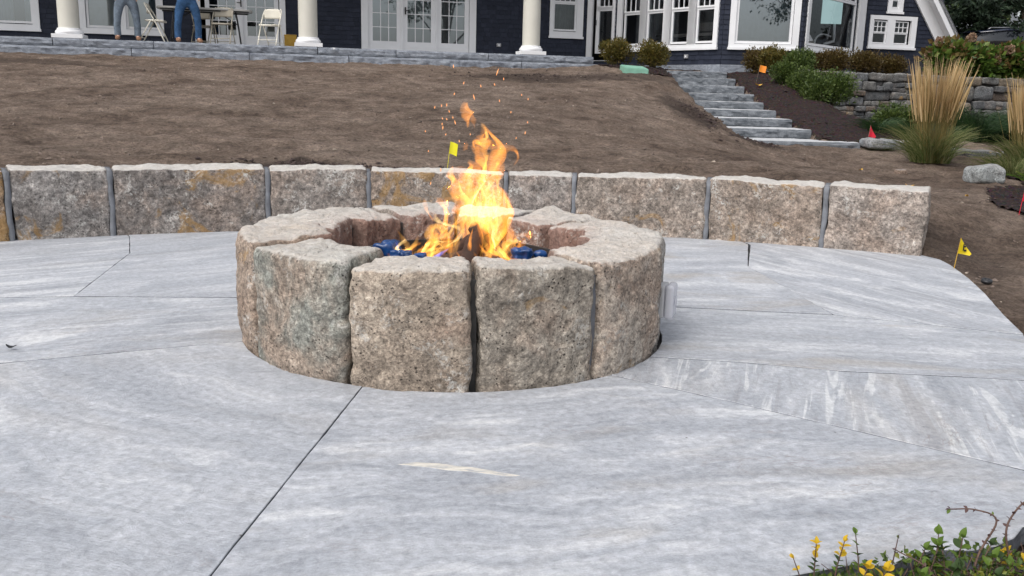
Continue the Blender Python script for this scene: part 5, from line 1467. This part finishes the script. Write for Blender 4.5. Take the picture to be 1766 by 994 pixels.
# ------------------------------------------------------------------ trees
def spruce(x, y, h, rb, seed, label, n=9000):
    z0 = gz(x, y); e = empty('spruce_tree', (x, y, z0)); tag(e, label, 'tree'); r = np.random.default_rng(seed)
    MB().tube([(0, 0, 0), (0, 0, h*.5), (0, 0, h)], [.11, .07, .015], 8).build('trunk', M['bark'], e, True)
    b = MB(); P = []; D = []
    z = .25
    while z < h*.97:
        L = rb*(1-z/h)**.85*(.8+.35*r.random())
        for k in range(6):
            a = r.random()*6.28; l = L*(.65+.5*r.random()); dr = -.12*l
            tip = np.array([math.cos(a)*l, math.sin(a)*l, z+dr+.10*l])
            b.tube([(0, 0, z), (tip[0]*.5, tip[1]*.5, z+dr*.8), tuple(tip)], [.014, .010, .004], 4)
            m = max(14, int(l*120)); t_ = r.random(m)**.75; base = np.array([0, 0, z])
            c = base + (tip-base)*t_[:, None] + np.c_[np.zeros((m, 2)), dr*.5*np.sin(t_*3.14)]
            c += r.normal(0, .05+.05*l*.5, (m, 3))*np.array([1, 1, .5])
            P.append(c); D.append(np.array([math.cos(a), math.sin(a), -.25]) + .7*r.normal(size=(m, 3)))
        z += .15+.02*z/h
    b.build('branches', M['bark'], e)['kind'] = 'stuff'
    P = np.concatenate(P); D = np.concatenate(D)
    V, F = leaf_mesh(P, D, .15*(.6+.8*r.random(len(P))), .4, r); mesh_obj('crown', V, F, G_SPRUCE, e)
    return e
def leafy_tree(x, y, h, rc, seed, label, mat, n=9000, ls=.13, base=.25, trunk=.16, name='tree', lumps=16, squash=.9):
    z0 = gz(x, y); e = empty(name, (x, y, z0)); tag(e, label, 'tree'); r = np.random.default_rng(seed)
    cen = np.c_[r.normal(0, .45*rc, lumps), r.normal(0, .45*rc, lumps), h*(base + (1-base)*(.25+.62*r.random(lumps)))]
    rl = rc*(.28+.25*r.random(lumps))
    MB().tube([(0, 0, 0), (.05, .02, h*base), (.0, .05, h*.7)], [trunk, trunk*.75, trunk*.25], 10).build('trunk', M['bark'], e, True)
    b = MB()
    for c in cen: b.tube(smooth_path([(.03, .02, h*base*.8), tuple(c*np.array([.5, .5, .8])), tuple(c)], 3), list(np.linspace(trunk*.35, .015, 7)), 5)
    b.build('limbs', M['bark'], e)['kind'] = 'stuff'
    k = r.integers(0, lumps, n); sub = r.normal(size=(lumps*7, 3)); d = sub[k*7+r.integers(0, 7, n)] + .55*r.normal(size=(n, 3)); d /= np.linalg.norm(d, axis=1)[:, None]
    P = cen[k] + d*(rl[k]*(.45+.6*r.random(n)))[:, None]*np.array([1, 1, squash])
    V, F = leaf_mesh(P, d+.9*r.normal(size=(n, 3))-np.array([0, 0, .3]), ls*(.6+.8*r.random(n)), .55, r); mesh_obj('crown', V, F, mat, e)
    return e
spruce(13.0, 26.6, 5.6, 2.0, 71, 'dark spruce tree beside the gable end of the house')
leafy_tree(17.3, 31.0, 6.5, 2.6, 72, 'grey green leafy tree beyond the parked car', G_TREE, 16000, .17, .08)
leafy_tree(15.6, 38.0, 11, 4.2, 73, 'tall dark tree behind the spruce and the neighbouring roof', G_DARK, 15000, .36, .08)
leafy_tree(24.5, 37.0, 10, 4.4, 74, 'bright green leafy tree behind the grey green one', G_GREEN, 13000, .3, .08)
leafy_tree(21.5, 47.0, 13, 5.0, 75, 'tall dark tree far behind the neighbouring house', G_DARK, 13000, .45, .06)
leafy_tree(29.0, 46.0, 12, 5.0, 76, 'dark tree at the far edge of the lot', G_DARK, 12000, .45, .06)
leafy_tree(12.0, 48.0, 13, 5.0, 78, 'tall dark tree far behind the gable roof', G_DARK, 12000, .45, .06)
leafy_tree(34.0, 52.0, 14, 6.0, 79, 'broad dark tree at the back of the neighbouring lot', G_DARK, 12000, .5, .06)
# the tall tree across the lawn whose low bough shows in the picture window
leafy_tree(13.4, -11.5, 13, 3.2, 77, 'tall tree across the lawn mirrored in the picture window', G_DARK, 9000, .2, .36, .22, lumps=14)

# ------------------------------------------------------------------ neighbour's house and parked car
nb = empty('neighbour_house', (19.0, 42.0, 1.6), rad(10)); tag(nb, 'grey neighbouring house with a pale roof edge behind the trees', 'house')
M['nroof'] = simple('pale_grey_roof', (.26, .28, .31), .9, .15, 10)
M['nwall'] = simple('grey_siding', (.30, .31, .33), .8, .1)
MB().box((-3.5, 0, 0), (4.5, 6, 2.35)).build('wall', M['nwall'], nb)
V = [(-3.8, -.4, 2.36), (4.8, -.4, 2.36), (4.8, 6.4, 2.36), (-3.8, 6.4, 2.36), (-3.8, 3, 4.6), (4.8, 3, 4.6)]
mesh_obj('roof', V, [(0, 3, 2, 1), (0, 1, 5, 4), (2, 3, 4, 5), (1, 2, 5), (3, 0, 4)], M['nroof'], nb)
MB().box((-3.8, -.45, 2.26), (4.8, -.40, 2.42)).build('fascia', M['white'], nb)
for x in (-2.2, .6, 3): 
    w = MB(); frame_boxes(w, x-.5, x+.5, .9, 2.0, .1, .1, .1, .1, -.05, .0); wo = w.build('window', M['white'], nb)
    mesh_obj('pane', [(x-.4, -.02, 1.0), (x+.4, -.02, 1.0), (x+.4, -.02, 1.9), (x-.4, -.02, 1.9)], [(0, 1, 2, 3)], simple('dark_pane', (.03, .04, .05), .1), wo)
car = empty('parked_car', (14.1, 26.0, 1.60), rad(184)); tag(car, 'dark navy car parked behind the hydrangeas, only its roof showing', 'car')
M['carpaint'] = NT('navy_car_paint').bsdf((.012, .018, .04), .25, None, Coat_Weight=.8)
M['tyre'] = simple('tyre_rubber', (.02, .02, .02), .8); M['rim'] = simple('alloy', (.4, .4, .42), .3, metallic=.8); M['carglass'] = NT('car_glass').bsdf((.01, .012, .015), .05, None, Specular_IOR_Level=.8)
# side profile lofted over the car's width: (x, half width, sill z, top z)
prof = [(-2.35, .62, .45, .62), (-2.3, .80, .32, .80), (-1.95, .88, .28, .93), (-1.1, .91, .28, 1.02), (-.55, .91, .28, 1.06), (.6, .91, .28, 1.06), (1.7, .90, .30, 1.06), (2.2, .86, .32, 1.02), (2.35, .72, .45, .85)]
V = []; F = []
for x, w, a, t_ in prof: V += [(x, -w*.93, a), (x, -w, (a+t_)*.5), (x, -w*.94, t_*.96), (x, -w*.6, t_), (x, w*.6, t_), (x, w*.94, t_*.96), (x, w, (a+t_)*.5), (x, w*.93, a)]
for i in range(len(prof)-1):
    for j in range(8): F.append((i*8+j, (i+1)*8+j, (i+1)*8+(j+1) % 8, i*8+(j+1) % 8))
F += [tuple(range(8)), tuple(8*8+j for j in range(7, -1, -1))]
mesh_obj('body', V, F, M['carpaint'], car, True)
prof = [(-1.15, .80, 1.0), (-.45, .70, 1.46), (.2, .69, 1.52), (1.0, .68, 1.50), (1.7, .66, 1.42), (2.15, .76, 1.02)]
V = []; F = []
for x, w, t_ in prof: V += [(x, -.84, .98), (x, -w, t_-.04), (x, -w*.8, t_), (x, w*.8, t_), (x, w, t_-.04), (x, .84, .98)]
for i in range(len(prof)-1):
    for j in range(6): F.append((i*6+j, (i+1)*6+j, (i+1)*6+(j+1) % 6, i*6+(j+1) % 6))
F += [tuple(range(6)), tuple(5*6+j for j in range(5, -1, -1))]
mesh_obj('cabin_glass', V, F, M['carglass'], car, True)
V = []; F = []
prof = [(-.5, .70, 1.462), (.2, .70, 1.532), (1.0, .69, 1.512), (1.75, .67, 1.43)]
for x, w, t_ in prof: V += [(x, -w, t_-.045), (x, -w*.8, t_), (x, w*.8, t_), (x, w, t_-.045)]
for i in range(3):
    for j in range(3): F.append((i*4+j, (i+1)*4+j, (i+1)*4+j+1, i*4+j+1))
rf = mesh_obj('roof_panel', V, F, M['carpaint'], car, True); so = rf.modifiers.new('t', 'SOLIDIFY'); so.thickness = .02; so.offset = 1
for sy in (-1, 1): MB().tube([(-.3, sy*.56, 1.52), (-.2, sy*.56, 1.58), (1.4, sy*.56, 1.54), (1.5, sy*.56, 1.49)], .016, 6).build('roof_rail', M['rim'], car, True)
for sx in (-1.45, 1.42):
    for sy in (-1, 1):
        n = 20; Mw = Matrix.Translation((sx, sy*.80, .33)) @ Matrix.Rotation(rad(90), 4, 'X')
        w = MB().lathe([(.2, -.1), (.30, -.1), (.33, -.06), (.33, .06), (.30, .1), (.2, .1)], (0, 0, 0), n).build('wheel', M['tyre'], car, True, M=Mw)
        MB().lathe([(.01, -.09), (.2, -.095), (.2, .095), (.01, .09)], (0, 0, 0), n).build('rim', M['rim'], w, M=Mw)
for sy in (-1, 1): MB().lathe([(.01, -.03), (.08, -.02), (.09, .02), (.02, .04)], (0, 0, 0), 12).build('headlight', M['carglass'], car, True, M=Matrix.Translation((-2.30, sy*.6, .68)) @ Matrix.Rotation(rad(-90), 4, 'Y'))

# ------------------------------------------------------------------ the fire
FX, FY, FZ = -.25, 4.08, .32
# charred logs, and dark lumps with blue flame light painted into their colour
M['char'] = simple('charred_wood', (.035, .018, .013), .85, .6, 14, .8, 40)
M['bluelump'] = simple('blue_lit_rock', (.008, .045, .16), .3, .5, 14, .4, 40)
for k, (a, ln, tl) in enumerate([(20, .42, 62), (140, .40, 58), (250, .42, 60), (80, .34, 35), (320, .30, 28), (190, .34, 30)]):
    d = Vector((math.cos(rad(a)), math.sin(rad(a)), 0)); base = Vector((FX+.09, FY, FZ-.02)) + d*ln*math.cos(rad(tl))*.85
    top = base - d*ln*math.cos(rad(tl)) + Vector((0, 0, ln*math.sin(rad(tl))))*(.55)
    pts = [base.lerp(top, q) for q in np.linspace(0, 1, 6)]
    o = MB().tube([tuple(p-base) for p in pts], [.034, .042, .040, .041, .036, .026], 9).build('charred_log', M['char'], None, True); o.location = base
    me = o.data; co = np.array([v.co[:] for v in me.vertices]); co += .012*np.c_[fbm(co*14+k, 3), fbm(co*14+k+9, 3), fbm(co*14+k+20, 3)]
    me.vertices.foreach_set('co', co.ravel()); me.update()
    tag(o, 'charred dark brown log leaning in the flames of the fire pit', 'log', 'charred logs in the fire pit')
for k, (x, y, s) in enumerate([(-.335, -.06, .055), (-.27, -.10, .035), (-.22, -.14, .04), (.30, -.10, .06), (.37, -.06, .035), (-.31, .05, .05), (-.16, -.17, .035)]):
    s = s*.72; V, F = rock((s, s*.75, s*.7), s*.3, s/5, k+300, amp=s*.28, freq=26, coarse=s*.6, cfreq=13, facet=s*.5)
    o = mesh_obj('blue_lit_lump', V, F, M['bluelump'], None, True); o.location = (FX+x, FY+y, FZ+.05+s*.5)
    tag(o, 'dark lump with blue flame light painted on at the edge of the burner pan', 'glass lump', 'blue lumps in the burner pan')
for k in range(90):
    pass
V_, F_, nn = [], [], 0
r = np.random.default_rng(70)
a = r.random(420)*6.283; q = .43*r.random(420)**.5
P = np.c_[FX+q*np.cos(a), FY+q*np.sin(a), np.full(420, FZ-.025)]
scatter_chips('lava_rock', P, (.012, .032), M['char'], .7, 'dark lava rock filling the burner pan under the flames', 'lava rock', 71, 0)

fire = empty('fire', (FX, FY, FZ)); tag(fire, 'orange and yellow gas flames leaping from the fire pit', 'fire')
PX = .00283                                       # metres per pixel of the photograph at the fire's distance
def fl(px, py): return ((px-845)*PX + .09 + FX*0, 1.1-(py-159)*PX*1.0 - FZ)
def tongue(path, w, mat, depth=0.0, lean=0.0, seed=0, thick=.32, name='flame_tongue'):
    """path in photo pixels of the flame's own plane, base to tip; w = widest half width in pixels"""
    pts = np.array([fl(*p) for p in path]); n = len(pts)
    rs = np.random.default_rng(seed+500)
    d0 = depth + rs.normal(0, .012, n).cumsum()
    P = smooth_path(np.c_[pts[:, 0], d0, pts[:, 1]], 6); m = len(P)
    t_ = np.linspace(0, 1, m)
    ww = w if hasattr(w, '__len__') else [w*.35, w, w*.8, w*.5, .4]
    rad_ = np.interp(t_, np.linspace(0, 1, len(ww)), ww)*PX
    rad_ = np.maximum(rad_*(1+.16*np.sin(t_*17+seed)+.10*np.sin(t_*41+seed*2)), .0008)
    V = []; F = []; k = 10
    ph = rs.random()*6.28
    for i in range(m):
        tg = P[min(i+1, m-1)]-P[max(i-1, 0)]; tg /= np.linalg.norm(tg)
        A = np.cross(tg, (0, 1, 0)); A /= (np.linalg.norm(A)+1e-9); B = np.cross(A, tg)
        tw = ph*.15 + 1.2*math.sin(t_[i]*4.5+seed)
        for j in range(k):
            q_ = 2*math.pi*j/k; c, s = math.cos(q_), math.sin(q_)
            bump_ = 1 + .18*math.sin(3*q_+t_[i]*9+seed)
            u, v = c*rad_[i]*bump_, s*rad_[i]*thick*bump_
            u, v = u*math.cos(tw)-v*math.sin(tw), u*math.sin(tw)+v*math.cos(tw)
            V.append(P[i]+A*u+B*v)
    for i in range(m-1):
        for j in range(k): F.append((i*k+j, (i+1)*k+j, (i+1)*k+(j+1) % k, i*k+(j+1) % k))
    F.append(tuple(range(k))); F.append(tuple((m-1)*k+j for j in range(k-1, -1, -1)))
    mesh_obj(name, np.array(V), F, mat, fire, True)
O, Yl, Wc, Bl = M['flame_o'], M['flame_y'], M['flame_w'], M['flame_b']
T = tongue
# broad orange body
T([(835, 430), (842, 390), (845, 350), (838, 315), (842, 285), (850, 262)], [10, 30, 44, 46, 34, 12], M['flame_h'], .02, seed=1, thick=.3)
T([(820, 420), (825, 380), (830, 345), (822, 310), (812, 285), (800, 277)], [8, 22, 26, 20, 16, 4], M['flame_h'], .05, seed=2)
T([(860, 425), (868, 380), (872, 335), (862, 300), (868, 270), (880, 245), (862, 222), (848, 207)], [6, 22, 22, 16, 13, 11, 9, 1], O, -.02, seed=3)
T([(868, 262), (884, 246), (899, 246), (906, 258), (899, 272)], [3, 7, 6, 5, 1], O, -.03, seed=4)
T([(872, 240), (850, 240), (836, 236), (836, 246)], [5, 11, 8, 2], O, .0, seed=5)
T([(868, 280), (874, 268), (880, 252)], [2, 7, 3], O, -.04, seed=6)
T([(826, 214), (825, 200), (822, 186), (824, 176)], [2, 10, 12, 1], O, .0, seed=7)
T([(836, 215), (833, 200), (828, 184)], [1, 6, 2], O, .01, seed=8)
T([(820, 250), (823, 243), (824, 236)], [3, 5, 1], O, .0, seed=9)
T([(855, 420), (880, 385), (892, 355), (890, 325), (880, 304)], [5, 12, 10, 8, 1], O, -.05, seed=10)
T([(885, 420), (893, 390), (890, 365), (897, 345), (886, 322), (878, 306)], [6, 12, 9, 10, 7, 1], O, .03, seed=11)
T([(800, 420), (790, 385), (792, 350), (782, 335), (776, 328)], [5, 12, 10, 8, 1], O, .04, seed=12)
T([(772, 365), (762, 350), (758, 338), (756, 328)], [2, 5, 5, 1], O, .02, seed=13)
T([(846, 300), (853, 276), (846, 256), (853, 234), (846, 208)], [8, 13, 12, 10, 1], O, .01, seed=14)
T([(858, 310), (872, 282), (866, 262), (876, 240), (868, 226)], [7, 11, 10, 8, 1], O, -.03, seed=15)
T([(842, 262), (838, 246), (846, 230), (856, 220)], [3, 8, 7, 1], O, .03, seed=16)
T([(812, 330), (806, 305), (798, 290), (802, 276)], [8, 15, 12, 2], O, .02, seed=17)
T([(824, 312), (826, 290), (832, 274), (828, 264)], [8, 14, 10, 1], O, .0, seed=18)
T([(880, 330), (874, 300), (880, 284), (884, 262)], [6, 9, 6, 1], O, .02, seed=19)
T([(848, 290), (856, 262), (850, 244), (858, 226)], [3, 6, 5, 1], Yl, -.01, seed=20)
T([(900, 425), (908, 405), (918, 392), (912, 384)], [3, 8, 6, 1], O, -.03, seed=51)
T([(708, 430), (716, 420), (730, 414), (744, 400), (750, 384)], [3, 8, 8, 6, 1], Yl, -.04, seed=52)
T([(690, 433), (700, 426), (708, 414)], [2, 5, 1], O, -.06, seed=53)
# yellow and white streaks
T([(840, 425), (836, 385), (838, 345), (830, 312), (838, 288)], [4, 9, 11, 9, 1], Yl, .0, seed=21)
T([(850, 410), (856, 370), (862, 335), (852, 305), (858, 272)], [4, 9, 10, 8, 1], Yl, -.01, seed=22)
T([(822, 400), (818, 365), (826, 335), (816, 310), (812, 292)], [3, 8, 10, 7, 1], Yl, .02, seed=23)
T([(866, 400), (874, 362), (870, 330), (866, 300)], [3, 7, 7, 1], Yl, -.03, seed=24)
T([(846, 235), (856, 228), (852, 214), (846, 205)], [4, 8, 5, 1], Yl, .0, seed=25)
T([(840, 330), (842, 312), (850, 298), (858, 270)], [4, 8, 6, 1], Yl, -.02, seed=26)
T([(846, 395), (850, 360), (846, 335), (849, 318)], [2, 6, 6, 1], Wc, -.01, seed=27)
T([(870, 400), (872, 375), (880, 358), (878, 345)], [2, 5, 4, 1], Wc, -.02, seed=28)
T([(828, 345), (832, 330), (838, 322), (836, 308)], [2, 5, 4, 1], Wc, .0, seed=29)
# low curling flames, left
T([(745, 434), (755, 415), (764, 400), (772, 388), (766, 378)], [3, 8, 10, 6, 1], Yl, -.06, seed=31)
T([(722, 430), (728, 415), (734, 406), (726, 392), (716, 376)], [4, 8, 7, 4, 1], Yl, -.06, seed=32)
T([(735, 425), (752, 415), (766, 405), (776, 386), (770, 368)], [4, 9, 8, 10, 3], O, -.05, seed=33)
T([(770, 405), (766, 385), (776, 372), (790, 376), (800, 366)], [4, 9, 10, 7, 2], Yl, -.05, seed=34)
T([(765, 383), (782, 394), (800, 396), (814, 388), (822, 374)], [2, 5, 6, 5, 1], Yl, -.07, seed=35)
T([(768, 382), (786, 392), (804, 392)], [1, 3, 1], Wc, -.075, seed=36)
T([(745, 428), (758, 408), (770, 394)], [1, 4, 1], Wc, -.08, seed=37)
T([(795, 400), (808, 392), (820, 380), (826, 366)], [1, 4, 4, 1], Wc, -.08, seed=38)
T([(700, 432), (704, 422), (712, 418), (701, 411)], [3, 5, 5, 1], O, -.08, seed=39)
# low flames, centre and right
T([(790, 438), (806, 428), (818, 415), (814, 405)], [3, 7, 6, 2], O, -.10, seed=41)
T([(820, 438), (822, 422), (832, 402), (834, 384), (838, 368)], [2, 6, 8, 7, 1], O, -.08, seed=42)
T([(878, 438), (872, 424), (862, 418), (848, 412)], [3, 7, 6, 1], O, -.09, seed=43)
T([(905, 436), (895, 418), (880, 404), (872, 388), (864, 372)], [3, 8, 9, 7, 1], Yl, -.07, seed=44)
T([(898, 430), (888, 412), (894, 396), (906, 390), (914, 396)], [3, 8, 10, 8, 2], Yl, -.06, seed=45)
T([(910, 434), (902, 420), (898, 405)], [2, 6, 3], O, -.08, seed=46)
T([(908, 384), (918, 382), (928, 382), (932, 378)], [2, 4, 6, 2], O, -.02, seed=47)
T([(898, 420), (882, 408), (870, 398)], [1, 4, 1], Wc, -.08, seed=48)
T([(884, 410), (892, 398), (904, 390)], [1, 4, 1], Wc, -.075, seed=49)
T([(860, 436), (848, 420), (840, 404)], [2, 4, 1], O, -.1, seed=50)
# blue gas flame
T([(745, 438), (765, 428), (785, 414), (800, 404)], [4, 10, 9, 1], Bl, -.10, seed=61)
T([(760, 440), (778, 430), (795, 416)], [3, 8, 1], Bl, -.11, seed=62)
T([(716, 412), (718, 402), (717, 392)], [3, 5, 1], Bl, -.07, seed=63)
T([(735, 438), (750, 432), (770, 420)], [2, 6, 1], Bl, -.1, seed=64)
# thin licking streamers all through the fire
rs_ = random.Random(31)
for k in range(58):
    u = rs_.random(); bx = 742 + 168*u; cen = 838 + rs_.uniform(-10, 10)
    reach = (1-abs((bx-834)/92)**1.9)
    top = 420 - max(22, (150*reach)*rs_.uniform(.45, 1.05))
    by = 436 - rs_.uniform(0, 30)
    if k % 3 == 0 and reach > .5: by -= rs_.uniform(20, 70)
    n_ = 5; side_ = rs_.choice((-1, 1)); path = []
    for i in range(n_+1):
        f = i/n_
        x = bx + ((cen-bx)*.32 + 14*f)*f + side_*(5+9*f)*math.sin(f*rs_.uniform(3.5, 6.0)+k)
        path.append((x, by+(top-by)*f))
    if rs_.random() < .4: path.append((path[-1][0]+side_*9, path[-1][1]+4))
    w_ = rs_.uniform(1.6, 5.2)
    m_ = O if rs_.random() < .5 else (Yl if rs_.random() < .7 else Wc)
    T(path, [w_*.4, w_, w_*1.1, w_*.7, .3], m_, rs_.uniform(-.11, .08), seed=100+k, thick=rs_.uniform(.25, .5))
for k in range(34):
    left = k % 2 == 0
    bx = rs_.uniform(702, 800) if left else rs_.uniform(862, 922); by = 438 - rs_.uniform(0, 14); hgt = rs_.uniform(16, 52)*(1.0 if 740 < bx < 905 else .7)
    sd_ = 1 if left else -1; path = []
    for i in range(6):
        f = i/5; path.append((bx + sd_*(26*f) + 8*math.sin(f*rs_.uniform(3, 6)+k), by - hgt*f))
    if rs_.random() < .5: path.append((path[-1][0]-sd_*7, path[-1][1]+1))
    w_ = rs_.uniform(2.2, 5.5)
    T(path, [w_*.5, w_, w_*1.15, w_*.8, .3], O if rs_.random() < .45 else (Yl if rs_.random() < .75 else Wc), rs_.uniform(-.14, .02), seed=200+k, thick=rs_.uniform(.3, .55))
# sparks
M['spark'] = NT('glowing_spark'); t = M['spark']; e_ = t.n('Emission', {'Color': (1, .42, .16), 'Strength': 1.1}); t.t.links.new(e_.outputs[0], t.out.inputs[0]); M['spark'] = t.m
SP = [(804, 122, 5), (787, 181, 4), (793, 180, 5), (796, 190, 4), (786, 201, 3), (795, 201, 3), (800, 200, 4), (807, 206, 6), (782, 211, 4), (787, 215, 6), (794, 224, 3), (805, 163, 4), (836, 167, 8), (874, 172, 4), (909, 162, 3), (919, 168, 3), (893, 188, 3), (919, 203, 3), (916, 220, 5), (758, 222, 3), (785, 280, 6), (766, 305, 5), (812, 236, 4), (828, 226, 3), (775, 184, 4), (871, 129, 10), (880, 138, 4), (845, 150, 4), (866, 147, 4), (818, 146, 4), (902, 228, 3), (763, 253, 3)]
for k, (px, py, L) in enumerate(SP):
    x, z = fl(px, py); sx = random.uniform(-.35, .35); l = L*PX*.5
    o = MB().tube([(-sx*l, 0, -l), (0, 0, 0), (sx*l, 0, l)], [.0008, .0024, .0008], 6).build('spark', M['spark'])
    o.location = (FX+x, FY+random.uniform(-.12, .12), FZ+z); tag(o, 'tiny glowing orange spark drifting above the flames', 'spark', 'sparks above the fire')
